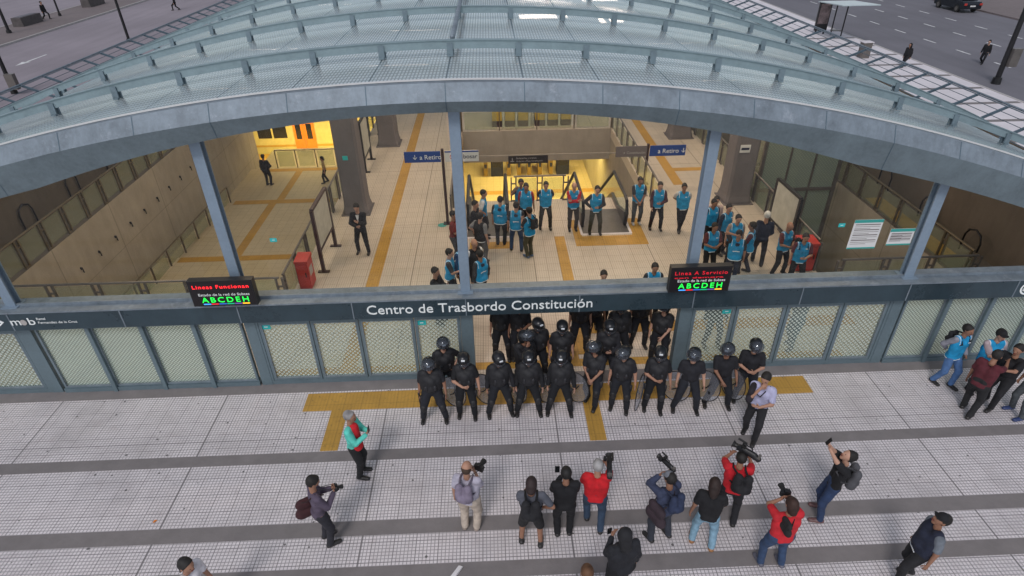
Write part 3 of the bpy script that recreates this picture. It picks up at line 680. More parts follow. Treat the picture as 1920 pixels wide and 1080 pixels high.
MB().bar((.88, 25.965, -.33), (.88, 25.965, -.15), .03).bar((.80, 25.965, -.3), (.96, 25.965, -.3), .03).build('arrow_mark', M['dim_letter'], t)
# fare gates in the lower hall and behind the opening
ORD = ('leftmost', 'second from left', 'third from left', 'fourth from left', 'fifth from left', 'rightmost')
def gates(xsn, y, z, label, grp):
    for i_, x in enumerate(xsn):
        t = thing('fare_gate', label+', '+ORD[i_], 'fare gate', (x, y, z), grp)
        MB().box(x-.12, x+.12, y-.6, y+.6, z+.05, z+.95).build('body', M['gate_gold'], t); MB().box(x-.14, x+.14, y-.65, y+.65, z+.95, z+1.05).build('top', M['slab_edge'], t)
        MB().box(x-.08, x+.08, y-.61, y-.6, z+.55, z+.8).build('reader', M['navy'], t)
gates((-.45, .98, 1.62, 2.25, 2.92, 3.6), 36.2, LOW, 'brass coloured fare gate in a row of the lower hall', 'fare gates in the lower hall')
def upper_gate(x, i_):
    t = thing('fare_gate', 'yellow fronted fare gate in the row behind the opening, '+ORD[i_], 'fare gate', (x, 30.3, 0), 'yellow gates on the upper level')
    MB().box(x-.24, x+.24, 29.9, 30.7, .3, 1.25).build('yellow_front', M['gate_bright'], t); MB().box(x-.25, x+.25, 29.88, 30.7, 0, .3).build('plinth', M['maroon'], t); MB().box(x+.27, x+.36, 29.9, 30.6, 0, 1.3).build('pale_divider', M['white_sign'], t); MB().box(x-.26, x+.26, 29.87, 30.75, 1.25, 1.3).build('top', M['rail_grey'], t)
for i, x in enumerate((.28, .93, 1.58, 2.42, 3.07, 3.72)): upper_gate(x, i)
for x, lb in ((.25, 'navy ticket booth at the left end of the fare gates'), (4.35, 'navy ticket booth at the right end of the fare gates')):
    t = thing('ticket_booth', lb, 'ticket booth', (x, 36, LOW)); MB().box(x-.38, x+.38, 35.6, 36.4, LOW, LOW+1.15).build('body', M['navy'], t); MB().box(x-.42, x+.42, 35.55, 36.45, LOW+1.15, LOW+1.2).build('top', M['black'], t)
    MB().box(x-.3, x+.3, 35.59, 35.598, LOW+.6, LOW+1.05).build('window', M['dark_glass'], t)
# lift shaft
t = thing('lift_shaft', 'green tinted lift shaft of dotted glass in the right pit', 'lift', (12, 22, LOW))
x0, x1, y0, y1, zt = 10.4, 13.45, 21.9, 24.6, 3.4
fr = MB()
for x in (x0, x1):
    for y in (y0, y1): fr.box(x-.06, x+.06, y-.06, y+.06, LOW, zt)
for z in (zt, -.2): fr.box(x0+.06, x1-.06, y0-.05, y0+.05, z-.06, z+.06).box(x0+.06, x1-.06, y1-.05, y1+.05, z-.06, z+.06).box(x0-.05, x0+.05, y0+.06, y1-.06, z-.06, z+.06).box(x1-.05, x1+.05, y0+.06, y1-.06, z-.06, z+.06)
fr.box(11.42, 11.48, y0-.03, y0+.03, LOW, zt-.06).box(12.42, 12.48, y0-.03, y0+.03, LOW, zt-.06)
fr.build('frame', M['rail_grey'], t)
MB().quad((x0+.06, y0+.04, LOW), (x1-.06, y0+.04, LOW), (x1-.06, y0+.04, zt-.06), (x0+.06, y0+.04, zt-.06)).build('dotted_pane', M['frit_lift'], t)
MB().quad((x0, y0+.06, LOW), (x0, y1-.06, LOW), (x0, y1-.06, zt-.06), (x0, y0+.06, zt-.06)).build('side_pane', M['bal_glass'], t)
MB().box(x0+.2, x1-.2, y0+.2, y1-.2, LOW+.002, LOW+2.6).build('car_floor', M['green'], t)
# train
t = thing('train', 'cream train with orange double doors at the lit platform', 'train', (-12, 48.5, LOW-3))
MB().box(-30, 2, 47.5, 50.2, -7.9, -4.3).build('body', M['train'], t)
tw = (-18.1, -16.9, -16.6, -12.5, -11.2, -8.8, -7.4)
for a in (-18.4, -17.2, -12.5, -11.3, -8.6, -7.4): MB().box(a, a+1.05, 47.47, 47.498, -6.2, -5.15).build('window', M['dark_glass'], t)
for a in (-15.6, -14.75):
    d = MB().box(a, a+.82, 47.44, 47.47, -7.35, -4.7).build('door', M['train_orange'], t)
    MB().box(a+.2, a+.6, 47.42, 47.439, -6.3, -5.1).build('door_window', M['dark_glass'], t)
MB().box(-30, 2, 47.46, 47.49, -6.9, -6.75).build('yellow_line', M['platform'], t)
struct(MB().box(-30, PL1+6, 41.5, 47.3, -8.2, -7.4).build('platform', M['platform']))
# bike racks on the right outside the balustrade, benches at left
for i, (x, y) in enumerate(((14.9, 16.2), (15.3, 17.3), (15.0, 18.6), (15.4, 20), (15.1, 21.4), (-16.6, 20.2), (-16.9, 21.6), (-16.6, 23), (-16.9, 24.4), (-16.6, 25.8), (-17.0, 27.3))):
    pts = [(x+dx, y+dy, z) for dx, dy, z in ((-.0, -.35, 0), (0, -.35, .55), (0, -.25, .75), (0, 0, .85), (0, .25, .75), (0, .35, .55), (0, .35, 0))]
    tag(MB().tube(pts, .03).build('bike_rack', M['black'], None, True), 'black hoop bike rack in shade %s, %s' % ('right of the right pit' if x > 0 else 'left of the left pit', ('nearest', 'second nearest', 'third nearest', 'fourth nearest', 'fifth nearest', 'farthest')[i if x > 0 else i-5]), 'bike rack', 'bike hoops right of the hall' if x > 0 else 'bike hoops left of the hall')

# ------------------------------------------------------------------ lamps of the hall
def lamp(x, y, z, L, power, c=(1, .76, .5), along='X', label=None, grp='strip lamps under the roof', w=.22, size=None):
    t = thing('strip_lamp', label or 'long white strip lamp hung under the glass roof', 'lamp', (x, y, z), grp)
    a = (L/2, w/2) if along == 'X' else (w/2, L/2)
    MB().box(x-a[0]-.03, x+a[0]+.03, y-a[1]-.03, y+a[1]+.03, z-.02, z+(.03 if w < .3 else -.015)).build('housing', M['rail_grey'], t)
    MB().box(x-a[0], x+a[0], y-a[1], y+a[1], z-.03, z-.021 if w < .3 else z+.02).build('tube', M['lamp'], t)
    ld = bpy.data.lights.new('lamp_light', 'AREA'); ld.shape = 'RECTANGLE'; ld.size = a[0]*2; ld.size_y = a[1]*2; ld.energy = power; ld.color = c
    lo_ = bpy.data.objects.new('lamp_light', ld); col.objects.link(lo_); lo_.parent = t; lo_.location = (0, 0, -.05)
for x in (-11, -6.5, -2.2, 1.4, 5.6, 9.8):
    for y in (15.2, 19.6, 24.0, 28.4):
        if x > 0 and x < 5 and y == 19.6: continue
        lamp(x, y, zc(x)-.55, 1.5, 30, label='warm strip lamp hung under the glass roof')
for x, y, L in ((1.75, 20.9, 1.5), (3.85, 20.5, .7), (1.9, 25.3, 1.3), (4.2, 25.0, 1.3)): lamp(x, y, 6.5 if x < 3 else 6.4, L, 34, (1, .72, .58), label='wide pinkish panel lamp right under the roof glass, '+('left' if x < 3 else 'right')+(' one of the nearer pair' if y < 23 else ' one of the farther pair'), grp='panel lamps under the roof glass', w=.55)
for x in (.4, 4.2):
    for y in (31.5, 35.5): lamp(x, y, -1.75, 2.2, 125, (1, .74, .18), label='yellow strip lamp under the slab of the lower hall', grp='strip lamps of the lower hall')
for x in (-8.2, -12): lamp(x, 37.8, -1.2, 2.0, 60, (1, .74, .3), label='yellow strip lamp over the lower landing of the left pit', grp='strip lamps of the left pit')
for x in (-16, -11, -7): lamp(x, 44, -3.6, 3, 420, (1, .70, .16), label='yellow strip lamp over the train platform', grp='strip lamps of the platform')
# ------------------------------------------------------------------ street furniture beyond the roof
t = thing('bus_shelter', 'bus shelter with pale glass roof and a dark advertising panel beside the avenue', 'bus shelter', (27, 50, 0))
MB().sweep([[(x, 46.9, 2.62), (x, 50.6, 2.40), (x, 50.6, 2.46), (x, 46.9, 2.68)] for x in (25.6, 28.4)]).build('roof', M['roof_pale'], t)
for x, y in ((27.35, 49.3), (27.1, 50.4)): MB().cyl((x, y, 0), (x, y, 2.45), .05).build('post', M['black'], t)
a = MB().box(26.0, 26.95, 50.9, 51.1, .25, 2.3).build('advert_panel', M['black'], t)
MB().box(26.07, 26.88, 50.89, 50.899, .75, 2.2).build('faded_poster', M['advert'], a); MB().box(26.1, 26.2, 50.95, 51.05, 0, .25).box(26.75, 26.85, 50.95, 51.05, 0, .25).build('feet', M['black'], a)
MB().box(26.8, 27.5, 49.6, 50.1, .42, .48).build('bench', M['rail_grey'], t)
for x, y, r, hgt, lb in ((-42.5, 59.3, .13, 7, 'thick lamp pole between the planters, far left'), (-43.3, 68.4, .09, 7, 'thin lamp pole on the far kerb, second from left'), (-29.5, 54.1, .11, 8, 'dark lamp pole rising beside the roof edge, left road'),
                        (-28.9, 38.6, .12, 8, 'dark lamp pole with a small box at its foot, left edge'), (30.1, 35.9, .15, 9, 'thick dark lamp pole with a box, right avenue')):
    t = thing('lamp_pole', lb, 'lamp pole', (x, y, 0), 'dark poles along the roads')
    MB().cyl((x, y, -.13), (x, y, hgt), r, r*.75, 12).build('shaft', M['black'], t); MB().cyl((x, y, -.13), (x, y, .25), r*1.7, r*1.5, 12).build('base', M['black'], t)
    MB().tube([(x, y, hgt-.1), (x+1.2, y, hgt+.4), (x+2.2, y, hgt+.5)], .05).build('arm', M['black'], t); MB().box(x+2.1, x+2.8, y-.13, y+.13, hgt+.45, hgt+.57).build('lantern', M['rail_grey'], t)
    if x > 0 or y < 40: MB().box(x+.05, x+.55, y-.35, y-.05, .9 if x > 0 else .3, 1.9 if x > 0 else 1.2).build('control_box', M['rail_grey'], t)
for y, lb in ((63.9, 'nearer long stone planter block on the far left pavement'), (75.4, 'farther long stone planter block on the far left pavement')):
    t = thing('planter', lb, 'planter', (-43.7, y, 0), 'stone planters')
    MB().sweep([[(-43.7-.55+.12*abs(f), y+1.5*f, 0), (-43.7+.55, y+1.5*f, 0), (-43.7+.5, y+1.5*f, .75), (-43.7-.5+.12*abs(f), y+1.5*f, .75)] for f in (-1, -.6, 0, .6, 1)]).build('block', M['stone'], t)
    MB().box(-44.0, -43.4, y-1.2, y+1.2, .752, .78).build('soil', M['asphalt2'], t)
t = thing('utility_box', 'pale utility box standing on the white plaza', 'utility box', (25.6, 42.7, 0)); MB().box(25.3, 25.9, 42.4, 42.9, 0, 1.0).build('cabinet', M['rail_grey'], t); MB().box(25.25, 25.95, 42.35, 42.95, 1.0, 1.05).build('lid', M['plaza_pale'], t); MB().box(25.35, 25.85, 42.38, 42.398, .15, .9).build('door', M['rail_grey'], t)
t = thing('parked_car', 'dark parked car seen from behind at the top right', 'car', (44.6, 61.5, -.13))
cb = MB(); prof = [(-2.1, .35), (-2.15, .75), (-1.9, .95), (-1.45, 1.0), (-.9, 1.42), (.6, 1.45), (1.2, 1.02), (2.05, .85), (2.15, .5), (2.05, .3)]
cb.sweep([[(44.6+xx*(.86 if pz_ > 1.1 else 1), 61.5+py_, pz_-.13) for py_, pz_ in prof] for xx in (-.86, -.6, .6, .86)]); cb.build('body', M['car'], t)
MB().add([(44.6-.62, 60.02, .93), (44.6+.62, 60.02, .93), (44.6+.55, 60.52, 1.25), (44.6-.55, 60.52, 1.25)], [(0, 1, 2, 3)]).build('rear_window', M['dark_glass'], t)
for sx in (-1, 1):
    MB().box(44.6+sx*.72-.12, 44.6+sx*.72+.12, 59.30, 59.36, .55, .72).build('tail_lamp', M['red'], t)
    for yy in (60.2, 62.9):
        wl = MB().cyl((44.6+sx*.70, yy, .2), (44.6+sx*.89, yy, .2), .33, .33, 16).build('wheel', M['rubber'], t); MB().cyl((44.6+sx*.89, yy, .2), (44.6+sx*.9, yy, .2), .19, .19, 12).build('rim', M['rail_grey'], wl)
MB().box(44.35, 44.85, 59.32, 59.345, .42, .54).build('number_plate', M['white_sign'], t)
tag(MB().add([(-.98, 6.05, .006), (-.90, 6.0, .012), (-.74, 6.24, .03), (-.82, 6.28, .006)], [(0, 1, 2, 3)]).add([(-.90, 6.0, .011), (-.86, 6.06, .06), (-.76, 6.22, .05), (-.74, 6.24, .029)], [(0, 1, 2, 3)]).build('paper_litter', M['paper']), 'crumpled white paper on the lowest grey stripe', 'litter')
tag(MB().add([(-6.59, 7.42, .006), (-6.55, 7.4, .02), (-6.52, 7.47, .006), (-6.56, 7.46, .03)], [(0, 1, 2), (0, 2, 3)]).build('orange_peel', M['train_orange']), 'small orange scrap lying on the white tiles at left', 'litter')
#PEOPLE#
# ------------------------------------------------------------------ people: one continuous skin each, clothes as children
def surfnet(F, org, h):
    ins = F < 0; nx, ny, nz = F.shape
    acc = np.zeros((nx-1, ny-1, nz-1, 3)); cnt = np.zeros((nx-1, ny-1, nz-1))
    sh = lambda A, o: A[o[0]:o[0]+nx-1, o[1]:o[1]+ny-1, o[2]:o[2]+nz-1]
    for ax in range(3):
        for b in (0, 1):
            for c in (0, 1):
                o = [0, 0, 0]; others = [i for i in range(3) if i != ax]; o[others[0]] = b; o[others[1]] = c
                o2 = list(o); o2[ax] = 1
                f0, f1 = sh(F, o), sh(F, o2); x = sh(ins, o) != sh(ins, o2)
                t = np.where(x, f0/np.where(x, f0-f1, 1), 0)
                for i in range(3): acc[..., i] += np.where(x, (t if i == ax else o[i]), 0)
                cnt += x
    m = cnt > 0; idx = -np.ones(m.shape, int); idx[m] = np.arange(m.sum()); ii = np.argwhere(m)
    V = (ii+acc[m]/cnt[m][:, None])*h+org; faces = []
    for ax in range(3):
        u, v = [(1, 2), (2, 0), (0, 1)][ax]
        n = np.array(F.shape); lo = [1, 1, 1]; lo[ax] = 0; hi = [n[0]-1, n[1]-1, n[2]-1]
        S = tuple(slice(lo[i], hi[i]) for i in range(3)); S2 = tuple(slice(lo[i]+(i == ax), hi[i]+(i == ax)) for i in range(3))
        a, b = ins[S], ins[S2]; pos = np.argwhere(a != b)+np.array(lo); fl_ = a[a != b]
        def cell(du, dv):
            q = pos.copy(); q[:, u] -= du; q[:, v] -= dv; return idx[q[:, 0], q[:, 1], q[:, 2]]
        q = np.stack([cell(1, 1), cell(0, 1), cell(0, 0), cell(1, 0)], 1)
        faces.append(np.where(fl_[:, None], q, q[:, ::-1]))
    return V, np.concatenate(faces)
def npv(v): return np.array(v, float)
def cap(a, b, ra, rb=None, ax=None, f=1.0): return (npv(a), npv(b), ra, ra if rb is None else rb, None if ax is None else npv(ax)/np.linalg.norm(ax), f)
def field(prims, P, k=.02):
    F = None
    for a, b, ra, rb, ax, f in prims:
        p = P-a; d = b-a
        if ax is not None:
            p = p+ax*((p@ax)*(1/f-1))[..., None]; d = d+ax*(d@ax)*(1/f-1)
        dd = d@d
        t = np.clip((p@d)/dd, 0, 1) if dd > 1e-9 else np.zeros(p.shape[:-1])
        D = np.linalg.norm(p-t[..., None]*d, axis=-1)-(ra+(rb-ra)*t)
        if F is None: F = D
        else:
            hh = np.clip(.5+.5*(F-D)/k, 0, 1); F = F*(1-hh)+D*hh-k*hh*(1-hh)
    return F
def sdf_mesh(prims, h=.018, k=.02, cuts=(), infl=0, wr=0, extra=None):
    lo = np.min([np.minimum(a, b)-max(ra, rb) for a, b, ra, rb, _, _ in prims], 0)-infl-2*h
    hi = np.max([np.maximum(a, b)+max(ra, rb) for a, b, ra, rb, _, _ in prims], 0)+infl+2*h
    for n, d in cuts:                          # keep n.p < d ; tighten the box on axis cuts
        n = npv(n)
        for i in range(3):
            if abs(n[i]) > .999:
                if n[i] > 0: hi[i] = min(hi[i], d+2*h)
                else: lo[i] = max(lo[i], -d-2*h)
    g = [np.arange(lo[i], hi[i]+h, h) for i in range(3)]
    if min(len(q) for q in g) < 3: return None
    P = np.stack(np.meshgrid(*g, indexing='ij'), -1); F = field(prims, P, k)-infl
    if wr: F = F+wr*np.sin(34*P[..., 2]+9*P[..., 0]+6*P[..., 1])*np.sin(21*P[..., 0]+17*P[..., 1]+5*P[..., 2])
    for n, d in cuts: F = np.maximum(F, P@npv(n)-d)
    if extra is not None: F = extra(P, F)
    if not (F < 0).any(): return None
    return surfnet(F, lo, h)
def to_obj(name, VF, m, parent=None, extra=None, smooth=True):
    V, Q = VF; nv = len(V); me = bpy.data.meshes.new(name)
    vs = V; polys = Q.reshape(-1); starts = np.arange(len(Q))*4; totals = np.full(len(Q), 4)
    if extra is not None and len(extra.v):
        vs = np.concatenate([V, np.array([tuple(v) for v in extra.v])]); el = [len(f) for f in extra.f]
        ef = np.array([i+nv for f in extra.f for i in f]); starts = np.concatenate([starts, len(polys)+np.cumsum([0]+el[:-1])]); totals = np.concatenate([totals, el]); polys = np.concatenate([polys, ef])
    me.vertices.add(len(vs)); me.vertices.foreach_set('co', vs.astype(np.float32).reshape(-1))
    me.loops.add(len(polys)); me.loops.foreach_set('vertex_index', polys.astype(np.int32))
    me.polygons.add(len(starts)); me.polygons.foreach_set('loop_start', starts.astype(np.int32)); me.polygons.foreach_set('loop_total', totals.astype(np.int32))
    me.polygons.foreach_set('use_smooth', [smooth]*len(starts)); me.update(calc_edges=True); me.validate()
    me.materials.append(m); o = bpy.data.objects.new(name, me); col.objects.link(o)
    if parent is not None: o.parent = parent
    return o
_mc = {}
def cloth(c, rough=.85, var=.22, nm='cloth'):
    key = (tuple(round(x, 3) for x in c), rough)
    if key not in _mc:
        k = NT(nm); tc = k.node("ShaderNodeTexCoord"); n = k.node("ShaderNodeTexNoise"); n.inputs['Scale'].default_value = 9; n.inputs['Detail'].default_value = 5
        k.link(tc.outputs['Object'], n.inputs['Vector']); k.b.inputs['Roughness'].default_value = rough
        k.link(k.mix(k.ramp(n.outputs['Fac'], .3, .7), tuple(x*(1-var) for x in c), tuple(min(1, x*(1+var)) for x in c)), k.b.inputs['Base Color'])
        bn = k.node("ShaderNodeBump"); bn.inputs['Strength'].default_value = .5; bn.inputs['Distance'].default_value = .02
        k.link(n.outputs['Fac'], bn.inputs['Height']); k.link(bn.outputs[0], k.b.inputs['Normal']); _mc[key] = k.m
    return _mc[key]
SKIN = [(.40, .215, .145), (.33, .17, .11), (.46, .26, .185), (.27, .135, .085)]
BLK = (.007, .007, .009); NAVY = (.012, .018, .04); JEAN = (.035, .065, .14); CYAN = (.008, .26, .52); HAIR = (.010, .008, .007)
VIS = clear_glass("helmet_visor", (.6, .63, .68), .10, haze=.10, hazec=(.20, .21, .24))
SHM = clear_glass("shield_polycarbonate", (.74, .77, .82), .08, haze=.26, hazec=(.42, .43, .48))
REFL = mat("reflective_tape", (.75, .78, .82), .35, 0, 0)
HELM = mat("helmet_shell", (.010, .011, .014), .28, .0, .2, scale=6)
ARMS = {  # wrist target, elbow hint (right side; x mirrored for the left)
    'down': ((.27, .03, .84), (.3, -1, 0)), 'walkf': ((.24, .24, .93), (.2, -1, -.2)), 'walkb': ((.26, -.2, .90), (.2, -1, 0)),
    'hips': ((.20, .05, 1.0), (1, -.5, 0)), 'front': ((.05, .24, .93), (1, -.3, -.2)), 'behind': ((.07, -.2, .98), (1, -.4, 0)),
    'cross': ((-.09, .25, 1.19), (.8, 0, -1)), 'chest': ((.05, .30, 1.22), (.5, -.2, -1)), 'belly': ((.04, .26, 1.06), (.8, -.3, -.4)), 'cam': ((.07, .20, 1.54), (.55, .1, -1)),
    'high': ((.05, .36, 1.78), (.6, .2, -1)), 'shoulder': ((.15, .20, 1.50), (.35, .1, -1)), 'nape': ((.08, -.10, 1.62), (1, .3, .6)),
    'pocket': ((.21, .09, .92), (.6, -1, 0)), 'reach': ((.12, .50, 1.32), (.6, 0, -1)), 'mouth': ((.03, .22, 1.48), (.6, 0, -1)), 'shield': ((.30, .10, .86), (.5, -1, 0)), 'up1': ((.20, .30, 1.50), (.8, 0, -1)),
}
LEGS = {'stand': ((-.11, .0), (.11, .02)), 'wide': ((-.25, .03), (.25, .0)), 'mid': ((-.17, .05), (.17, -.02)), 'walk': ((-.09, .30), (.10, -.30)), 'step': ((-.11, .14), (.13, -.12)), 'close': ((-.08, 0), (.08, 0)), 'lunge': ((-.16, .24), (.14, -.22)), 'cross': ((.04, .1), (.0, -.02))}
def ik(a, t, l1, l2, hint):
    d = t-a; L = np.linalg.norm(d); L2 = min(L, (l1+l2)*.995); t = a+d/L*L2; u = d/L
    x = (l1*l1-l2*l2+L2*L2)/(2*L2); y = math.sqrt(max(0, l1*l1-x*x)); hv = npv(hint); hv = hv-u*(hv@u); hv /= np.linalg.norm(hv)+1e-9
    return a+u*x+hv*y, t
def person(x, y, head, label, shirt=BLK, sleeve='short', pants=BLK, vest=None, hair=HAIR, longhair=0, hat=None, helmet=None, arms=('down', 'down'), legs='stand', lean=(0, 0),
           hy=0, hp=8, s=1.0, fat=1.0, skin=None, shoe=(.02, .018, .018), shorts=False, armour=False, h=.019, z=0, group=None, hood=None, emblem=True, ps=1.0, tie=False, face=True):
    skin = SKIN[int(abs(x*7+y*3)) % 4] if skin is None else skin
    fw = npv((0, 1, 0)); rt = npv((1, 0, 0)); up = npv((0, 0, 1))
    fa = lean[0]; dirv = npv((math.sin(R(lean[1])), math.sin(R(fa)), math.cos(R(fa))*math.cos(R(lean[1])))); dirv /= np.linalg.norm(dirv)
    fwd = np.cross(dirv*-1, rt); fwd = -np.cross(rt, dirv)*-1; fwd = np.cross(dirv, rt); fwd /= np.linalg.norm(fwd)
    if fwd[1] < 0: fwd = -fwd
    lf = LEGS[legs] if isinstance(legs, str) else legs
    sp = max(abs(lf[0][1]-lf[1][1]), abs(lf[0][0]-lf[1][0])-.2, 0); pz = .93-.32*sp*sp-.012
    P = npv((0, 0, pz)); C = P+dirv*.30; Nk = P+dirv*.53; HD = Nk+(dirv*.6+up*.4)*.165+fwd*.03*(1+fa/30)
    yw, pt = R(hy), R(hp)
    hf = npv((math.sin(yw)*math.cos(pt), math.cos(yw)*math.cos(pt), -math.sin(pt))); hr = np.cross(hf, up); hr /= np.linalg.norm(hr); hu = np.cross(hr, hf)
    f = fat; body = []; tors = []; legsP = []; armsP = []; hands = MB()
    for sd in (-1, 1):
        tors += [cap(P+rt*sd*.062*f+up*-.02, C+rt*sd*.075*f, .098*f, .108*f, fwd, .80), cap(C+rt*sd*.075*f, Nk-dirv*.09+rt*sd*.115, .108*f, .072, fwd, .85)]
    if fat > 1.05: tors.append(cap(P+dirv*.12+fwd*.05, C-dirv*.02+fwd*.04, .10*f))
    tors.append(cap(P-up*.05-fwd*.02-rt*.05, P-up*.05-fwd*.02+rt*.05, .10*f))
    neck = [cap(Nk-dirv*.03, HD-hu*.06-hf*.01, .058, .052)]
    headp = [cap(HD+hu*.02-hf*.012, HD+hu*.022+hf*.008, .088, .086, hr, .86), cap(HD+hu*.045-hf*.03, HD-hu*.01+hf*.02, .078, .072, hr, .9), cap(HD-hu*.055+hf*.03, HD-hu*.085+hf*.045, .052, .034, hr, .95),
             cap(HD+hu*.015+hf*.088, HD-hu*.015+hf*.104, .011, .015), cap(HD+hr*.08-hf*.01+hu*.012, HD+hr*.083-hf*.015-hu*.02, .019, .013, hr, .5), cap(HD-hr*.08-hf*.01+hu*.012, HD-hr*.083-hf*.015-hu*.02, .019, .013, hr, .5)]
    headp = [cap(HD+(a-HD)*1.1, HD+(b-HD)*1.1, ra*1.1, rb*1.1, ax_, f_) for a, b, ra, rb, ax_, f_ in headp]
    hip = []; shoes = []
    for sd, (fx_, fy_) in zip((-1, 1), lf):
        hp_ = P+rt*sd*.088*f-up*.05; ank = npv((fx_, fy_, .085 if fy_ > -.2 else .12))
        kn, ank = ik(hp_, ank, .40, .402, (sd*.25, 1, 0)); toe = npv((fx_*.25+sd*.02, 1, 0)); toe /= np.linalg.norm(toe)
        legsP += [cap(hp_+up*.02, kn, .088*f, .06), cap(kn, ank, .058, .038)]; hip.append((hp_, kn, ank))
        tz = .035; shoes.append([cap(npv((ank[0], ank[1], .05+(ank[2]-.085)))-toe*.03, npv((ank[0], ank[1], .04))+toe*.165, .052, .045, up, .85), cap(ank+up*.03, npv((ank[0], ank[1], .05)), .046, .046)])
    el = []
    for sd, nm in zip((-1, 1), arms):
        tgt, hint = ARMS[nm]; tgt = npv((tgt[0]*sd, tgt[1], tgt[2])); off = (Nk-npv((0, 0, pz+.53)))
        if tgt[2] > .8: tgt = tgt+off
        tgt[2] += pz-.918
        shd = Nk-dirv*.075+rt*sd*.178*(.6+.4*f); e, wv = ik(shd, tgt, .29, .255, (hint[0]*sd, hint[1], hint[2]))
        hd = wv-e; hd /= np.linalg.norm(hd)
        if nm in ('cross',): hd = hd*.8+npv((-sd, -.1, .3))*.4
        if nm in ('cam', 'high', 'chest', 'shoulder', 'mouth', 'belly'): hd = hd*.7+up*.45-rt*sd*.25
        hd /= np.linalg.norm(hd)
        armsP += [cap(shd, e, .055, .042), cap(e, wv, .040, .027)]
        side = np.cross(hd, fwd if abs(hd@fwd) < .9 else up); side /= np.linalg.norm(side); pn = np.cross(side, hd)
        if pn@fwd > 0 and nm not in ('down', 'walkf', 'walkb', 'shield'): pn = -pn
        if nm in ('down', 'walkf', 'walkb', 'pocket', 'shield'): side, pn = fwd-hd*(fwd@hd), -rt*sd; side = side/np.linalg.norm(side)
        pc = wv+hd*.075; armsP.append(cap(wv, pc, .028, .036, pn, .5)); el.append((shd, e, wv, hd, pn, side))
        if nm != 'pocket':
            for j, (o_, ln) in enumerate(((-.026, .066), (-.009, .078), (.009, .073), (.026, .058))):
                b0 = wv+hd*.085+side*o_; b1 = b0+hd*ln*.5+pn*.008; b2 = b1+hd*ln*.32+pn*ln*.36
                hands.cyl(b0-hd*.02, b1, .0095, .0088, 6).cyl(b1, b2, .0088, .0065, 6)
            tb = wv+hd*.03+side*.03*1; hands.cyl(tb, tb+side*.028+hd*.03+pn*.01, .0115, .010, 6).cyl(tb+side*.028+hd*.03+pn*.01, tb+side*.034+hd*.062+pn*.02, .010, .0075, 6)
    body = tors+neck+headp+legsP+armsP+[cap(a[-1][0]-0, a[-1][1], .036, .036) for a in shoes]
    o = to_obj('person', sdf_mesh(body, h*.9, .018), cloth(skin, .6, .08, 'skin'), None, hands)
    o.location = (x, y, z); o.rotation_euler = (0, 0, R(-head)); o.scale = (s, s, s); tag(o, label, 'person', group)
    def kid(nm, vf, m): return to_obj(nm, vf, m, o) if vf is not None else None
    # trousers
    tp = [cap(P+rt*sd*.05*f-up*.02, P+rt*sd*.055*f+up*.07, .108*f, .104*f, fwd, .84) for sd in (-1, 1)]+[cap(P-up*.05-fwd*.02-rt*.05, P-up*.05-fwd*.02+rt*.05, .108*f)]
    for hp_, kn, ank in hip:
        if shorts: tp += [cap(hp_, hp_+(kn-hp_)*.95, .105*f, .088)]
        else: tp += [cap(hp_, kn, .100*f*ps, .074*ps), cap(kn, ank-up*.0, .072*ps, .060*ps)]
    kid('shorts' if shorts else 'trousers', sdf_mesh(tp, h, .02, wr=.004), cloth(pants))
    vs_ = [sdf_mesh(q, h*.85, .012, cuts=(((0, 0, -1), -.004),)) for q in shoes]
    for q in vs_: kid('shoe', q, cloth(shoe, .5))
    # shirt
    sl = {'short': .72, 'long': 1, 'none': 0}[sleeve]; sp_ = [cap(a, b, ra+.006, rb+.006, ax, ff) for a, b, ra, rb, ax, ff in tors]
    for shd, e, wv, hd, pn, side in el:
        if sl: sp_.append(cap(shd-up*.0, shd+(e-shd)*sl, .064, .058 if sl < 1 else .052))
        if sl == 1: sp_.append(cap(e, e+(wv-e)*.93, .052, .038))
    kid('shirt', sdf_mesh(sp_, h, .02, infl=.008, wr=.005, cuts=((-dirv, -(P@dirv)+.075),)), cloth(shirt))
    # hair / hats / helmets
    H = lambda a, b, c: HD+hr*a+hf*b+hu*c
    if armour:
        for j, sd in ((0, -1), (1, 1)):
            q0 = hip[j][0]; q1 = hip[j][1]; m_ = q0+(q1-q0)*.45+rt*sd*.085; kid('thigh_pouch', sdf_mesh([cap(m_+up*.05, m_-up*.06, .045, .04)], .016), cloth((.022, .022, .026), .6))
    if helmet is not None:
        hm = [cap(H(0, -.03, .045), H(0, .02, .045), .135, .130), cap(H(0, -.055, -.02), H(0, -.05, -.06), .118, .105)]
        kid('helmet', sdf_mesh(hm, .016, .03, extra=lambda Pn, F: np.maximum(F, -np.maximum(-((Pn-HD)@hf-.045), (Pn-HD)@hu-.015))), HELM)
        kid('helmet_rim', sdf_mesh([cap(H(0, -.03, .045), H(0, .02, .045), .139, .134)], .012, .03, extra=lambda Pn, F: np.maximum(F, np.maximum(np.abs((Pn-HD)@hu-.028)-.012, -((Pn-HD)@hf+.02)))), M['black'])
        v0 = [cap(H(0, -.01, .02), H(0, .045, .0), .145, .142)]
        if helmet == 'down': reg = lambda Pn, F: np.maximum(np.maximum(F, -F-.022), np.maximum(np.maximum(-((Pn-HD)@hf-.05), (Pn-HD)@hu-.03), -(Pn-HD)@hu-.13))
        else:
            v0 = [cap(H(0, .02, .075), H(0, .06, .10), .158, .158)]
            reg = lambda Pn, F: np.maximum(np.maximum(F, -F-.022), np.maximum(-((Pn-HD)@hf-.02), -((Pn-HD)@hu-.075)))
        kid('visor', sdf_mesh(v0, .011, .02, extra=reg), VIS)
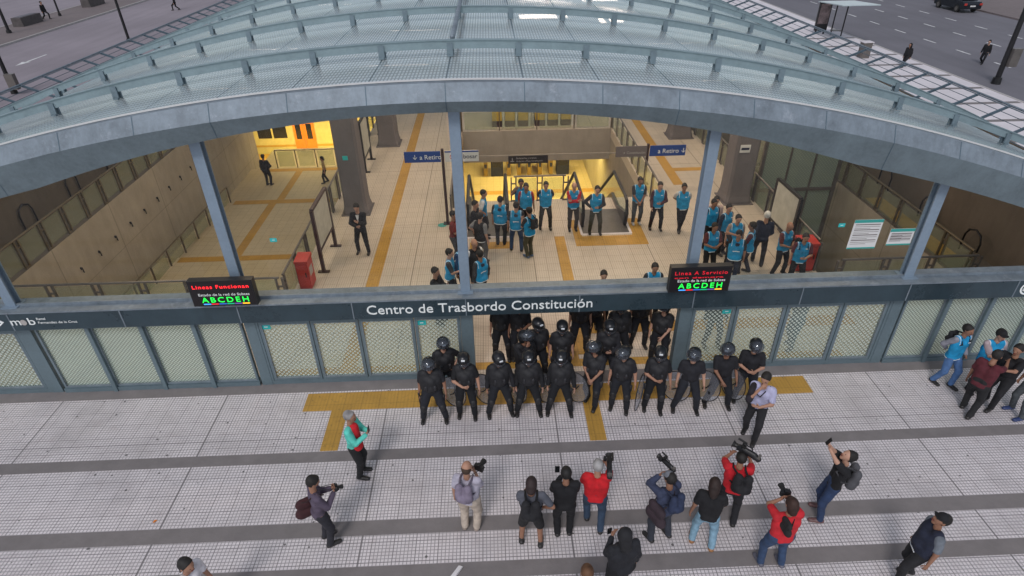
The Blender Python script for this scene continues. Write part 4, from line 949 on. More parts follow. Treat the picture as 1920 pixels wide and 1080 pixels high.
        tg = MB(); c = H(0, .135, .12); tg.bar(c-hr*.036, c+hr*.036, .02, .034, up=hu); kt = tg.build('name_tag', REFL); kt.parent = o
    elif hat is not None:
        kid('cap', sdf_mesh([cap(H(0, -.015, .045), H(0, .005, .045), .100, .098, hr, .9)], .014, .02, cuts=((-hu, -(HD@hu)-.028),)), cloth(hat))
        if hat != 'beanie': kid('cap_brim', sdf_mesh([cap(H(-.035, .08, .045), H(.035, .08, .045), .06, .06, hu, .16)], .012, .01), cloth(hat))
    if hair is not None and helmet is None:
        hp2 = [cap(a, b, ra+.012, rb+.012, ax, ff) for a, b, ra, rb, ax, ff in headp[:2]]; nn = hf*.82-hu*.57; nn = nn/np.linalg.norm(nn); nn_off = .012
        if longhair: hp2 += [cap(H(0, -.07, .0), H(0, -.085, -.06-longhair), .072, .05, hr, 1.25), cap(H(.05, -.04, 0), H(.055, -.05, -.12), .045, .035), cap(H(-.05, -.04, 0), H(-.055, -.05, -.12), .045, .035)]
        kid('hair', sdf_mesh(hp2, .014, .015, cuts=((nn, HD@nn+nn_off),), wr=.003), cloth(hair, .7, .3))
    if hood is not None:
        kid('hood', sdf_mesh([cap(H(0, -.02, .035), H(0, -.01, .0), .112, .115), cap(H(0, -.03, -.05), Nk-dirv*.02-fwd*.04, .10, .10)], .016, .03, cuts=((hf, HD@hf+.045),), wr=.004), cloth(hood))
    if face and hood is None:
        for sd in (-1, 1):
            e_ = MB(); c = H(sd*.035, .092, .012); e_.cyl(c-hf*.008, c+hf*.006, .012, .006, 6); k_ = e_.build('eye', M['dark_glass']); k_.parent = o
        e_ = MB(); c = H(0, .098, -.058); e_.bar(c-hr*.024, c+hr*.024, .02, .009, up=hu); k_ = e_.build('mouth', cloth((.20, .06, .05), .6, .05)); k_.parent = o
    if vest is not None:
        vt = [cap(a, b, ra+.012, rb+.012, ax, ff) for a, b, ra, rb, ax, ff in tors]
        cuts = [(-dirv, -(P@dirv)+.10)]; ctop = lambda Pn, F: np.maximum(F, .088-np.linalg.norm(Pn-(Nk+dirv*.045+fwd*.02), axis=-1))
        kid('vest', sdf_mesh(vt, h, .02, infl=.02, wr=.005, cuts=cuts, extra=ctop), cloth(vest))
        d0 = P@dirv
        kid('reflective_strip', sdf_mesh(vt, .014, .02, infl=.026, wr=.005, cuts=((-dirv, -d0+.10), (dirv, d0-.068))), REFL)
        if emblem:
            bc = C-fwd*.12+dirv*.12
            kid('back_emblem', sdf_mesh(vt, .014, .02, infl=.026, wr=.005, extra=lambda Pn, F: np.maximum(F, np.linalg.norm(Pn-bc, axis=-1)-.075)), cloth(NAVY))
            b2 = C-fwd*.12-dirv*.10
            kid('back_strip', sdf_mesh(vt, .014, .02, infl=.026, wr=.005, extra=lambda Pn, F: np.maximum(F, np.maximum(np.maximum(np.abs((Pn-b2)@dirv)-.018, np.abs((Pn-b2)@rt)-.10), (Pn-C)@fwd))), REFL)
            for sd in (-1, 1):
                kid('armhole_piping', sdf_mesh(vt, .013, .02, infl=.026, wr=.005, extra=lambda Pn, F: np.maximum(F, np.maximum(np.abs((Pn-C)@rt*sd-.145*f)-.009, -((Pn-C)@dirv-.05)))), REFL)
            c = C+fwd*(.125*f+.012)+dirv*.10; bb = MB().bar(c-rt*.10, c-rt*.04, .01, .022, up=dirv); kb = bb.build('chest_badge', REFL); kb.parent = o
    if armour:
        vt = [cap(a, b, ra+.02, rb+.02, ax, ff) for a, b, ra, rb, ax, ff in tors]
        kid('armour_vest', sdf_mesh(vt, h, .02, infl=.024, wr=.003, cuts=((-dirv, -(P@dirv)-.03),), extra=lambda Pn, F: np.maximum(F, .088-np.linalg.norm(Pn-(Nk+dirv*.045+fwd*.02), axis=-1))), cloth((.013, .013, .016), .7))
        bl = [cap(P+rt*sd*.055*f+up*.03, P+rt*sd*.056*f+up*.055, .120*f, .120*f, fwd, .84) for sd in (-1, 1)]
        kid('belt', sdf_mesh(bl, .014, .02, cuts=((up, P[2]+.06), (-up, -P[2]-.02))), cloth((.03, .03, .034), .5))
        for q in (-.09, .0, .10): kid('chest_pouch', sdf_mesh([cap(C+fwd*(.15*f)+rt*q-dirv*.09, C+fwd*(.15*f)+rt*q-dirv*.16, .036)], .015), cloth((.02, .02, .024), .6))
        for sd, j in ((-1, 0), (1, 1)):
            kn = hip[j][1]; kid('knee_pad', sdf_mesh([cap(kn+up*.04+fwd*.03, kn-up*.04+fwd*.03, .062, .058)], .018), cloth((.018, .018, .02), .6))
    if tie:
        c = C+fwd*.118; t_ = MB().bar(c+dirv*.17-fwd*.03, c-dirv*.05, .035, .01, up=fwd).bar(c+dirv*.17-fwd*.028-rt*.04, c+dirv*.02-rt*.005+fwd*.002, .03, .01, up=fwd).bar(c+dirv*.17-fwd*.028+rt*.04, c+dirv*.02+rt*.005+fwd*.002, .03, .01, up=fwd).build('shirt_front', cloth((.6, .6, .62))); t_.parent = o
    info = dict(o=o, P=P, C=C, Nk=Nk, HD=HD, hf=hf, hu=hu, hr=hr, el=el, fwd=fwd, dirv=dirv, rt=rt, hip=hip)
    return info
def place(o, I): o.location = I['o'].location; o.rotation_euler = I['o'].rotation_euler; o.scale = I['o'].scale; return o
def held(name, label, cat, I, group=None):
    t = bpy.data.objects.new(name, None); col.objects.link(t); place(t, I); t.empty_display_size = .1; return tag(t, label, cat, group)
def lpart(mb, nm, m, t):
    o = mb.build(nm, m); o.parent = t; return o
def backpack(I, label, c, size=1.0, side=0, drop=0):
    t = held('backpack', label, 'backpack', I); a = I['C']-I['fwd']*(.20+.02*size)+I['rt']*side+I['dirv']*(.06-drop); w_, d_, h_ = .13*size, .085*size, .20*size
    pr = [cap(a+I['rt']*sx*w_*.6-I['dirv']*h_*.7, a+I['rt']*sx*w_*.6+I['dirv']*h_*.6, .085*size, .07*size, I['fwd'], .95) for sx in (-1, 1)]+[cap(a-I['fwd']*.06-I['dirv']*h_*.5-I['rt']*.04, a-I['fwd']*.06-I['dirv']*h_*.5+I['rt']*.04, .07*size)]
    to_obj('bag_body', sdf_mesh(pr, .017, .03, wr=.005), cloth(c), t)
    for sd in (-1, 1):
        p0 = a+I['rt']*sd*.07+I['dirv']*h_*.7; top = I['Nk']-I['dirv']*.035+I['rt']*sd*.10; fr_ = I['C']+I['fwd']*.125+I['rt']*sd*.11+I['dirv']*.08; un = I['C']-I['dirv']*.06+I['rt']*sd*.19
        lpart(MB().tube([p0, top-I['fwd']*.06+I['dirv']*.03, top+I['fwd']*.05+I['dirv']*.015, fr_, un, a-I['dirv']*h_*.6+I['rt']*sd*.09], .019, 6), 'strap', cloth(tuple(q*.6 for q in c)), t)
    return t
def shoulder_bag(I, label, c, off, size=1.0):
    t = held('shoulder_bag', label, 'bag', I); a = I['P']+npv(off)
    to_obj('bag_body', sdf_mesh([cap(a-npv((0, .07, .06))*size, a+npv((0, .07, -.06))*size, .085*size, .085*size, (1, 0, 0), .7), cap(a+npv((0, -.06, .08))*size, a+npv((0, .06, .08))*size, .07*size, .07*size, (1, 0, 0), .7)], .017, .03, wr=.004), cloth(c), t)
    sd = 1 if off[0] > 0 else -1; o_ = I['Nk']-I['dirv']*.035-I['rt']*sd*.12
    lpart(MB().tube([a+npv((0, .07, .12))*size, I['C']+I['fwd']*.14, o_+I['dirv']*.03, I['C']-I['fwd']*.15, a+npv((0, -.07, .12))*size], .012, 5), 'strap', cloth(tuple(q*.5 for q in c)), t)
    return t
def basis_at(c, f, u):
    f = npv(f)/np.linalg.norm(f); r = np.cross(f, npv(u)); r /= np.linalg.norm(r); u = np.cross(r, f); return lambda a, b, d: c+r*a+f*b+u*d
def photo_camera(I, label, c=None, f=None, big=1.0):
    t = held('photo_camera', label, 'camera', I); c = (I['el'][0][2]+I['el'][1][2])/2+I['hf']*.03+I['hu']*.06 if c is None else c; f = I['hf'] if f is None else f
    L = basis_at(c, f, (0, 0, 1)); b = MB(); b.bar(L(-.07*big, 0, 0), L(.07*big, 0, 0), .06*big, .095*big).bar(L(-.025*big, 0, .05*big), L(.025*big, 0, .05*big), .06*big, .04*big).cyl(L(.055*big, .02, 0), L(.055*big, .05, 0), .022*big); lpart(b, 'camera_body', M['black'], t)
    lpart(MB().cyl(L(0, .03, 0), L(0, .10*big, 0), .036*big, .036*big, 12).cyl(L(0, .10*big, 0), L(0, .15*big, 0), .04*big, .046*big, 12), 'lens', M['rubber'], t); lpart(MB().cyl(L(0, .15*big, 0), L(0, .152*big, 0), .04*big, .04*big, 12), 'front_glass', M['dark_glass'], t)
    lpart(MB().tube([L(-.07*big, 0, .03), I['Nk']+I['fwd']*.05, I['Nk']-I['fwd']*.06, L(.07*big, 0, .03)], .007, 4), 'neck_strap', M['rubber'], t)
def video_camera(I, label, c, f, sc_=1.0, roll_u=(0, 0, 1)):
    assert f is not None
    t = held('video_camera', label, 'video camera', I); L0 = basis_at(npv(c), f, roll_u); L = lambda a, b, d: L0(a*sc_, b*sc_, d*sc_)
    to_obj('camera_body', sdf_mesh([cap(L(0, -.17, 0), L(0, .10, .01), .075*sc_, .07*sc_, npv(f)*0+np.cross(npv(f), (0, 0, 1)), .75), cap(L(0, -.20, -.02), L(0, -.26, -.02), .06*sc_)], .015, .015), M['black'], t)
    lpart(MB().cyl(L(0, .10, .01), L(0, .20, .01), .045*sc_, .048*sc_, 12).cyl(L(0, .20, .01), L(0, .25, .01), .05*sc_, .075*sc_, 12).bar(L(-.05, .05, .10), L(.05, .05, .10), .08*sc_, .05*sc_), 'lens', M['rubber'], t)
    lpart(MB().tube([L(0, -.12, .07), L(0, -.10, .14), L(0, .06, .15), L(0, .09, .08)], .014*sc_, 6), 'handle', M['black'], t)
    lpart(MB().cyl(L(.06, .02, .13), L(.06, .20, .14), .021*sc_, .021*sc_, 8), 'microphone', M['rubber'], t)
    lpart(MB().bar(L(-.09, .06, .06), L(-.09, .15, .06), .06*sc_, .06*sc_).bar(L(-.03, .10, .06), L(-.09, .10, .06), .02), 'viewfinder', M['black'], t)
    lpart(MB().bar(L(0, -.24, .0), L(0, -.29, .0), .09*sc_, .14*sc_), 'battery', M['rail_grey'], t)
def phone(I, label, c, f, lit=False, sz=1.0):
    t = held('phone', label, 'phone', I); L = basis_at(npv(c), f, (0, 0, 1)); lpart(MB().bar(L(0, -.004, -.07*sz), L(0, -.004, .07*sz), .075*sz, .010, up=f), 'phone_case', M['black'], t)
    lpart(MB().bar(L(0, -.0105, -.062*sz), L(0, -.0105, .062*sz), .066*sz, .002, up=f), 'screen', PHL if lit else M['dark_glass'], t)
PHL = mat("lit_phone_screen", (.9, .9, .9), .4, 0, 0, emis=(.9, .95, 1), es=1.6)
def mid(I): return (I['el'][0][2]+I['el'][1][2])/2
def shield(x, y, yaw, label, z=.70, r=.33, tilt=0):
    t = thing('riot_shield', label, 'riot shield', (x, y, z), 'clear riot shields'); t.rotation_euler = (R(tilt), 0, R(yaw))
    rings = []; n = 24
    for rr, dx in ((.001, .06), (r*.4, .052), (r*.75, .028), (r, 0)): rings.append([(dx, rr*math.cos(2*math.pi*i/n), rr*1.35*math.sin(2*math.pi*i/n)) for i in range(n)])
    b = MB(); b.sweep(rings, cap=False); lpart(b, 'clear_plate', SHM, t).data.polygons.foreach_set('use_smooth', [True]*(3*n))
    lpart(MB().tube([(0, r*math.cos(2*math.pi*i/n), r*1.35*math.sin(2*math.pi*i/n)) for i in range(n+1)], .011, 6), 'rim', M['rubber'], t)
    lpart(MB().tube([(-.01, -.08, .1), (-.05, -.02, .0), (-.01, .08, -.1)], .014, 6), 'handle', M['black'], t)
def baton(I, j, label):
    t = held('baton', label, 'baton', I); wv = I['el'][j][2]+I['el'][j][3]*.08; lpart(MB().cyl(wv+npv((0, .05, .12)), wv+npv((0, -.05, -.45)), .016, .015, 8), 'stick', M['rubber'], t); lpart(MB().cyl(wv+npv((0, .05, .12)), wv+npv((0, .06, .14)), .022, .022, 8), 'pommel', M['rubber'], t)

COPS = 'riot officers in black at the doorway'; VST = 'people in blue vests inside the hall'
def cop(x, y, head, label, **k):
    k.setdefault('helmet', 'down'); k.setdefault('armour', True); k.setdefault('legs', 'wide'); k.setdefault('fat', 1.08); k.setdefault('ps', 1.08)
    k.setdefault('hair', None); j_ = .7+((x*37+y*17) % 1)*1.1; k.setdefault('shirt', (.008*j_, .008*j_, .011*j_)); k.setdefault('pants', (.007*j_, .008*j_, .012*j_)); return person(x, y, head, label, group=COPS, **k)
def vst(x, y, head, label, **k):
    k.setdefault('vest', CYAN); k.setdefault('shirt', (.03, .03, .035)); k.setdefault('fat', 1.05); return person(x, y, head, label, group=VST, **k)
# front row of officers, left to right
I = cop(-1.47, 9.84, 178, 'riot officer at the left end of the front row, visor open, baton in hand', helmet='up', arms=('shield', 'down'), hp=15, fat=1.16); baton(I, 1, 'black baton in the right hand of the leftmost riot officer')
cop(-1.22, 10.5, 165, 'riot officer behind the leftmost one, against the dotted door', helmet='up', arms=('hips', 'down'), hp=10)
cop(-.75, 9.93, 180, 'second riot officer in the front row, white visor plate over the face', arms=('shield', 'belly'), legs='mid')
cop(-.02, 9.95, 172, 'third riot officer in the front row, head turned down', sleeve='long', arms=('shield', 'down'), hp=22, hy=-12)
cop(.62, 9.95, 180, 'fourth riot officer in the front row, below the letters', sleeve='long', arms=('shield', 'down'), hp=14, fat=1.12)
cop(1.31, 9.92, 184, 'fifth riot officer in the front row, just left of the yellow strip', sleeve='long', arms=('shield', 'down'), hp=16, hy=8)
cop(2.08, 10.16, 205, 'sixth officer in the front row, turned sideways on the yellow strip, bare forearms', helmet='up', arms=('front', 'front'), hy=30, legs='step')
cop(2.66, 9.96, 195, 'seventh riot officer in the front row, resting a clear shield at his leg', helmet='up', arms=('shield', 'down'), hp=25, hy=20, legs='mid')
cop(3.40, 9.90, 190, 'eighth riot officer in the front row, hand raised to his chest', arms=('shield', 'belly'), hp=8, legs='mid')
cop(4.12, 9.85, 188, 'ninth riot officer in the front row, open visor, in front of the door post', helmet='up', arms=('shield', 'down'), hp=20, hy=20, armour=False)
cop(4.87, 9.96, 188, 'tenth riot officer in the front row, visor lifted to his side, hand at belt', helmet='up', arms=('shield', 'front'), hp=12, hy=28, armour=False)
cop(5.5, 10.06, 196, 'last riot officer of the row, behind the man in the lilac shirt', helmet='up', arms=('belly', 'belly'), hp=28, armour=False, legs='mid')
for i, (x, y, yaw) in enumerate(((-1.02, 9.95, 62), (-.34, 10.0, 60), (.32, 9.98, 55), (.96, 9.98, 60), (1.66, 9.95, 58), (3.02, 9.72, -28), (3.86, 9.86, 60), (4.52, 9.84, 50), (5.12, 9.88, 35))):
    shield(x, y, yaw, 'clear riot shield standing between front row officers %s and %s' % (('one', 'two'), ('two', 'three'), ('three', 'four'), ('four', 'five'), ('five', 'six'), ('seven', 'eight'), ('eight', 'nine'), ('nine', 'ten'), ('ten', 'eleven'))[i], r=.31 if i != 5 else .34, z=.68)
# second and third rows in the doorway
cop(.90, 11.08, 170, 'second row officer with a white helmet tag, left of the doorway centre', hy=-15, hp=14, legs='mid')
cop(1.44, 10.95, 182, 'second row officer facing out beside the one with turned helmet', hp=16, legs='mid')
cop(.56, 10.62, 160, 'officer with raised visor and bare face, right behind the fourth of the front row', helmet='up', arms=('down', 'mouth'), hy=-30, legs='mid', sleeve='long')
cop(.08, 11.9, 182, 'tall bare armed officer at the left side of the doorway', helmet=None, hair=HAIR, arms=('down', 'down'), legs='mid')
cop(.52, 11.85, 176, 'officer standing close to the bare armed one in the doorway', helmet='up', arms=('belly', 'down'), legs='mid')
I = cop(2.03, 12.1, 178, 'officer under the band with a baton hanging at his leg', arms=('down', 'down'), legs='mid'); baton(I, 0, 'black baton hanging beside the leg of an officer under the band')
cop(2.42, 12.35, 170, 'officer half hidden by the band, walking in the doorway', legs='step')
cop(2.92, 11.72, 185, 'broad officer in long sleeves at the right of the doorway', sleeve='long', arms=('down', 'down'), fat=1.2, hp=20)
cop(2.5, 10.9, 180, 'officer with a clear visor behind the sideways officer', arms=('belly', 'down'), hp=20, legs='mid', sleeve='long')
cop(3.92, 11.55, 200, 'officer leaning at the right door post of the doorway', helmet='up', arms=('front', 'down'), hy=20, legs='mid')
cop(3.55, 12.2, 178, 'officer in shadow behind the one at the right door post', legs='mid', helmet='up')
person(5.42, 12.1, 178, 'person in black trousers behind the dotted door right of the doorway', sleeve='long', legs='mid')
person(7.45, 11.95, 245, 'person in a grey jacket leaning behind the third dotted door on the right', shirt=(.10, .13, .16), sleeve='long', pants=(.05, .09, .12), legs='step', arms=('belly', 'belly'), lean=(12, 0))
# blue vests inside, around the escalators
vst(4.12, 13.4, 180, 'man in a blue vest just right of centre, only his head above the band', legs='step')
person(2.73, 13.08, 180, 'person whose dark hair barely shows above the band', sleeve='long', emblem=False)
vst(-.36, 18.3, 95, 'man in a blue vest over a white shirt beside the left escalator', shirt=(.6, .6, .62), arms=('down', 'hips'))
vst(.19, 17.75, 12, 'broad man in a blue vest seen from behind with a dark back emblem', fat=1.22, arms=('down', 'down'), pants=(.03, .035, .045))
vst(.68, 17.3, 5, 'shorter person in a blue vest seen from behind, legs apart in jeans', pants=JEAN, legs='mid')
I = vst(1.08, 16.88, 320, 'man in a blue vest with a black and white backpack, khaki trousers', pants=(.07, .065, .04), arms=('chest', 'chest'), shoe=(.10, .15, .25), legs='close'); backpack(I, 'small black and white backpack on a man in a blue vest', (.02, .02, .025), .85)
vst(.93, 19.1, 178, 'man in a blue vest raising his hand at the opening', arms=('down', 'up1'), legs='stand')
vst(1.08, 18.75, 185, 'person in red shirt and blue vest in front of the hand raiser', shirt=(.30, .02, .02), arms=('down', 'down'))
vst(1.75, 18.85, 180, 'man in a blue vest over black, hands behind his back, between the escalators', arms=('behind', 'behind'), legs='mid', pants=(.03, .03, .03))
vst(2.68, 18.68, 180, 'bald man in a blue vest over red sleeves, arms crossed', shirt=(.45, .02, .03), sleeve='long', hair=None, arms=('cross', 'cross'), pants=(.04, .035, .035))
vst(3.4, 18.38, 180, 'man in a blue vest standing on the escalator landing plate', arms=('belly', 'hips'), sleeve='long', legs='mid', pants=(.045, .045, .035))
vst(4.95, 19.0, 180, 'man in a blue vest and white shoes right of the escalator', arms=('front', 'front'), pants=(.05, .06, .07), shoe=(.5, .5, .52))
vst(5.52, 18.55, 185, 'man in a blue vest over a maroon shirt, hand in pocket, walking', shirt=(.06, .02, .03), sleeve='long', arms=('belly', 'walkf'), legs='mid')
vst(6.32, 18.36, 190, 'man in a blue vest over a white shirt, arms behind him, legs crossed', shirt=(.5, .5, .5), arms=('behind', 'behind'), legs='cross', lean=(0, 4))
# group at the right
vst(6.85, 17.1, 165, 'man in a blue vest directly right of the leaning column, back of the group', shirt=NAVY, sleeve='long')
person(7.0, 17.3, 190, 'person in a pale pink shirt squeezed between two blue vests', shirt=(.5, .38, .36), sleeve='long')
vst(7.18, 16.72, 150, 'man in a blue vest looking left in the back of the right group', sleeve='long', shirt=NAVY, hy=20)
vst(7.22, 15.98, 180, 'man in a blue vest facing out in the middle of the right group', shirt=(.35, .25, .2), arms=('down', 'down'), fat=1.12)
vst(6.36, 15.5, 175, 'man in a blue vest over a maroon shirt nearest the leaning column', shirt=(.10, .025, .03), arms=('belly', 'belly'))
vst(6.9, 15.0, 15, 'man in a blue vest from behind with a hand on his nape', arms=('nape', 'down'), pants=NAVY)
vst(7.5, 15.5, 300, 'curly haired man in a blue vest over maroon, seen from the side', shirt=(.09, .02, .03), arms=('belly', 'down'), legs='step', pants=(.03, .03, .045))
person(8.1, 16.02, 20, 'white haired man in a dark navy suit walking past the vests', shirt=NAVY, sleeve='long', pants=(.02, .022, .03), hair=(.55, .54, .52), arms=('walkb', 'walkf'), legs='step', s=1.04)
vst(8.5, 15.4, 160, 'bald man in a blue vest near the red cabinet, looking down', hair=None, shirt=(.12, .03, .03), arms=('belly', 'belly'), legs='mid', hp=30, pants=(.015, .015, .02))
I = vst(8.68, 14.72, 190, 'man in a blue vest and maroon shirt with a black backpack by the right pit', shirt=(.10, .02, .03), legs='mid', arms=('belly', 'down')); backpack(I, 'large black backpack on the man beside the red cabinet at right', (.012, .012, .015), 1.1)
# group at the central column
vst(-1.28, 14.45, 95, 'man in a blue vest facing right, left of the central column', arms=('down', 'belly'), sleeve='short')
vst(-1.0, 14.85, 120, 'man in a blue vest mostly hidden behind the central column', sleeve='long', shirt=(.02, .06, .15))
vst(-.42, 14.3, 320, 'person in a blue vest from behind, right of the central column', sleeve='long')
person(-.62, 17.5, 110, 'man in a black suit behind the central column looking right', sleeve='long', fat=1.1)
person(-.45, 16.6, 40, 'man in a black and white vest over a grey shirt near the column', shirt=(.22, .22, .23), arms=('hips', 'down'), vest=(.012, .012, .014), emblem=False, fat=1.12, pants=(.10, .10, .11))
person(-1.28, 16.8, 100, 'man in a dark red shirt left of the central column', shirt=(.16, .02, .02), pants=(.05, .05, .06), fat=1.1, arms=('down', 'belly'))
person(-.6, 14.95, 150, 'balding man in a white shirt and black padded vest behind the column', shirt=(.6, .6, .6), vest=(.012, .012, .015), emblem=False, fat=1.15, hair=None)
I = person(-1.6, 13.5, 110, 'person holding up a lit phone just above the band', sleeve='long', arms=('chest', 'chest'), hair=HAIR); phone(I, 'bright lit phone held just above the band', mid(I)+npv((0, .03, .08)), (0, 1, -.5), True)
person(-4.3, 17.5, 182, 'man in a black suit and tie alone on the left hall floor', sleeve='long', arms=('chest', 'belly'), tie=True, hp=25, legs='mid', s=1.02)
# lower level
person(-13.0, 33.4, 15, 'dark clothed person with a bag at the far end of the left pit', sleeve='long', h=.024, z=-4.25, s=1.08, arms=('down', 'hips'), fat=1.1)
person(-9.75, 33.6, 250, 'woman in a tan top walking on the lower level', shirt=(.42, .30, .14), pants=BLK, longhair=.1, legs='step', h=.024, z=-4.25, s=.93)
# outside right
I = person(10.33, 10.36, 165, 'young man in a blue vest, grey sleeves and jeans outside at right', vest=CYAN, shirt=(.22, .22, .26), sleeve='long', pants=(.07, .15, .33), arms=('pocket', 'behind'), legs='step', hy=-10); backpack(I, 'black straps and backpack of the young man in jeans at right', (.015, .015, .02), .8)
person(10.9, 10.12, 180, 'man in a black cap and blue vest with crossed arms outside', vest=CYAN, shirt=(.38, .30, .32), hat=BLK, arms=('cross', 'cross'), fat=1.15)
person(10.25, 9.4, 60, 'man in a maroon shirt seen from behind reaching to the black shirted man', shirt=(.085, .012, .02), pants=(.012, .012, .014), arms=('down', 'reach'), legs='step', fat=1.12, lean=(10, 0), hair=(.014, .011, .01))
person(10.95, 9.62, 245, 'stocky man in a black shirt with a white badge being greeted at right', fat=1.2, arms=('reach', 'down'), legs='step', pants=(.01, .01, .013))
person(11.35, 9.3, 265, 'person in a blue vest and grey trousers cut by the right edge', vest=CYAN, pants=(.07, .08, .09), legs='mid', shoe=(.03, .05, .15))
# forecourt
I = person(5.30, 8.98, 215, 'man in a lilac shirt and dark trousers holding a bag, hand at his mouth', shirt=(.42, .42, .60), sleeve='short', pants=(.014, .014, .017), arms=('belly', 'mouth'), legs='step', hp=20, hy=10, s=1.03); shoulder_bag(I, 'dark bag slung on the man in the lilac shirt', (.018, .014, .02), (.17, .16, .36), 1.25)
I = person(-2.86, 8.36, 98, 'grey haired woman in a turquoise jacket over a red top filming', shirt=(.10, .55, .46), sleeve='long', pants=(.012, .012, .014), hair=(.23, .22, .22), arms=('chest', 'chest'), hp=5, legs='stand'); phone(I, 'dark phone held by the woman in turquoise', mid(I)+npv((0, .05, .1)), (0, 1, 0))
c_ = I['C']+I['fwd']*.04; rp = to_obj('red_top', sdf_mesh([cap(I['P']-I['dirv']*.03+I['fwd']*.06+I['rt']*.03, I['Nk']-I['dirv']*.10+I['fwd']*.05+I['rt']*.02, .125, .105)], .017, .02), cloth((.50, .012, .02)), I['o'])
I = person(-3.2, 6.85, 60, 'person in a purple grey coat with camera and maroon bag, left', shirt=(.085, .065, .10), sleeve='long', pants=(.02, .02, .028), arms=('chest', 'chest'), hp=25, legs='stand'); photo_camera(I, 'camera held by the person in the purple grey coat', big=.9)
shoulder_bag(I, 'maroon bag hanging behind the person in the purple grey coat', (.045, .012, .015), (-.16, -.14, .0), 1.5)
I = person(-.62, 7.0, 15, 'balding photographer in a lilac shirt and beige trousers', shirt=(.40, .38, .46), sleeve='short', pants=(.44, .37, .31), arms=('down', 'chest'), hp=25, hair=None, shoe=(.25, .2, .17), fat=1.12, ps=1.12); photo_camera(I, 'black camera of the balding photographer', I['el'][1][2]+npv((.06, .06, .06)), npv((.3, 1, 0)), 1.2); backpack(I, 'mauve grey backpack on the balding photographer', (.19, .16, .22), 1.0)
to_obj('hair', sdf_mesh([cap(I['HD']-I['hf']*.03-I['hu']*.0, I['HD']-I['hf']*.02-I['hu']*.01, .096, .094, I['hr'], .92)], .014, cuts=((I['hu'], I['HD']@I['hu']+.03), (I['hf'], I['HD']@I['hf']+.0))), cloth((.05, .03, .02)), I['o'])
I = person(.46, 6.62, 5, 'person in a grey shirt and black shorts with a black backpack', shirt=(.09, .095, .12), pants=(.012, .012, .014), shorts=True, arms=('chest', 'hips'), longhair=.04, hat=None, legs='mid', hp=25, hair=(.02, .01, .01)); backpack(I, 'flat black backpack on the person in shorts', (.011, .011, .014), 1.05)
I = person(1.06, 6.8, 2, 'person in a black jacket and black trousers seen from behind, centre', sleeve='long', arms=('chest', 'chest'), fat=1.08, hp=10, hair=(.007, .006, .006)); phone(I, 'small pale phone of the person in the black jacket', mid(I)+npv((-.12, .06, .12)), (0, 1, 0), sz=1.1)
I = person(1.62, 6.95, 8, 'grey haired cameraman in a bright red shirt and dark jeans', shirt=(.52, .008, .015), pants=(.03, .055, .10), hair=(.30, .29, .29), arms=('belly', 'shoulder'), legs='step', fat=1.15, sleeve='short'); video_camera(I, 'big black video camera on the grey haired cameraman', I['HD']+npv((.19, .02, .02)), (0, 1, .05), .85)
I = person(2.78, 6.62, 335, 'cameraman in a grey cap and navy jacket, video camera at his eye', shirt=(.035, .045, .09), sleeve='long', pants=(.03, .035, .05), hat=(.16, .17, .20), arms=('cam', 'shoulder'), legs='mid', hp=5, fat=1.1); video_camera(I, 'black video camera of the man in the grey cap', I['HD']+npv((.12, .26, .06)), (-.1, 1, .0), .7); shoulder_bag(I, 'dark brown bag hanging at the hip of the man in the grey cap', (.035, .022, .03), (-.24, -.04, .02), 1.5); backpack(I, 'navy backpack of the man in the grey cap', (.02, .03, .07), .95)
I = person(3.48, 6.45, 20, 'woman in a black top and light blue jeans with a white phone', shirt=BLK, pants=(.20, .34, .45), longhair=.16, hair=(.018, .008, .006), arms=('down', 'belly'), legs='mid', hp=20, shoe=(.28, .13, .05), lean=(0, -2)); phone(I, 'lit white phone in the hand of the woman in light jeans', I['el'][1][2]+npv((.02, .05, .10)), (0, .8, -.6), True, 1.1)
I = person(4.1, 7.0, 20, 'cameraman in a red shirt with a black backpack, behind the long haired woman', shirt=(.50, .01, .02), pants=(.012, .012, .016), arms=('shoulder', 'shoulder'), legs='step', fat=1.1, h=.018); backpack(I, 'black backpack on the red shirted cameraman', (.012, .012, .015), 1.05, side=.08); video_camera(I, 'large shoulder video camera above the red shirted cameraman', I['HD']+npv((.03, .02, .17)), (-.95, .35, .12), .9)
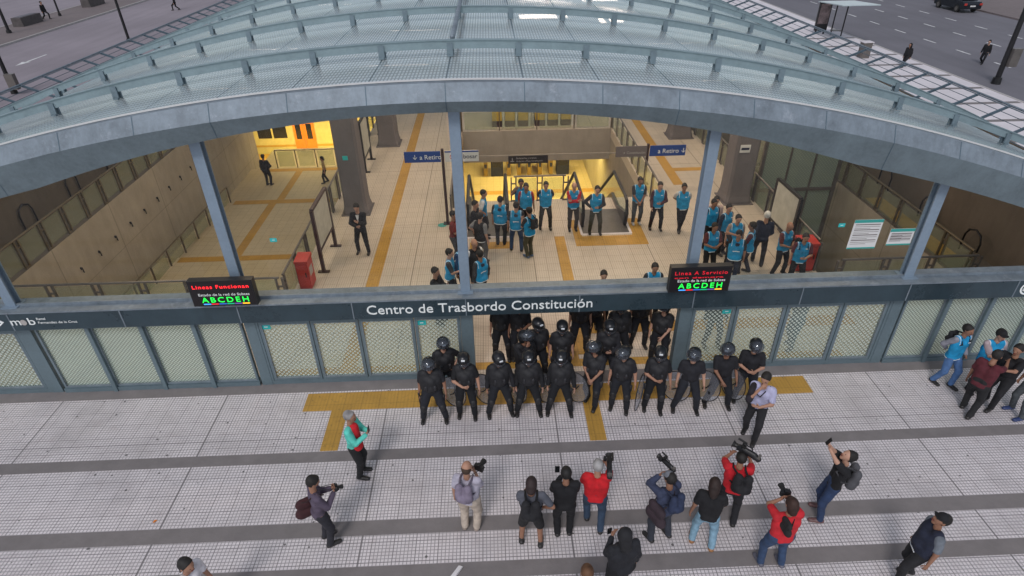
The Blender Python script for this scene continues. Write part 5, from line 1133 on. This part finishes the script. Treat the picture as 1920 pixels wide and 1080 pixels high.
I = person(5.88, 6.98, 285, 'man in a black shirt and jeans filming upward with his phone', pants=(.02, .04, .10), arms=('high', 'high'), hp=-35, lean=(-8, 0), legs='mid', skin=SKIN[2], shoe=(.14, .07, .07), hair=(.008, .007, .007)); backpack(I, 'grey backpack on the man filming upward', (.07, .07, .08), 1.1, drop=.08); phone(I, 'small phone held high by the man in black', mid(I)+npv((0, .04, .12)), (0, 1, .5))
I = person(4.56, 6.02, 355, 'person in a red shirt and blue jeans, both hands raised with a camera', shirt=(.50, .015, .025), pants=(.028, .055, .12), arms=('cam', 'cam'), legs='mid', fat=1.22, shoe=(.10, .10, .13), hair=(.03, .012, .008), longhair=.05); photo_camera(I, 'camera raised to the eye by the red shirted person in jeans', I['HD']+npv((0, .2, .02)), npv((0, 1, .1)), 1.1)
shoulder_bag(I, 'black bag on the back of the red shirted person in jeans', (.012, .011, .012), (-.12, -.16, .42), .95)
I = person(1.82, 5.6, 345, 'hooded person in a bulky black jacket at the bottom edge', sleeve='long', hood=(.012, .012, .015), arms=('chest', 'down'), fat=1.3, hair=None, shirt=(.012, .013, .018)); phone(I, 'phone held out by the hooded person at the bottom edge', I['el'][0][2]+npv((-.02, .06, .08)), (0, 1, 0))
person(6.7, 5.68, 285, 'man in a black cap and navy vest over a grey shirt, bottom right', vest=(.012, .016, .035), shirt=(.14, .16, .19), hat=BLK, arms=('down', 'down'), pants=(.013, .013, .016), legs='step', emblem=False, hp=-20, lean=(-6, 0), fat=1.15)
person(-4.82, 5.5, 110, 'person in a white shirt with a black shoulder strap, bottom left corner', shirt=(.62, .60, .64), sleeve='short', arms=('down', 'walkf'), hair=(.012, .01, .01), longhair=.02, lean=(10, 0))
person(1.16, 5.02, 0, 'brown haired person whose head just enters the bottom edge', hair=(.10, .045, .02), shirt=(.2, .15, .15), sleeve='long')
# people on the roads
person(26.8, 39.8, 250, 'person in a long black hooded coat crossing the pale plaza', sleeve='long', hood=(.008, .008, .01), hair=None, legs='walk', h=.03, s=.9, fat=1.3)
person(32.6, 40.7, 230, 'dark dressed pedestrian beside the right lamp pole', sleeve='long', legs='walk', h=.03, s=.92, z=-.13)
person(-33.0, 71.5, 260, 'pedestrian in black crossing the left road', sleeve='long', legs='walk', h=.03, z=-.13)
person(-43.5, 66.5, 100, 'pedestrian near the planter at the far left', sleeve='long', legs='walk', h=.03, z=0)
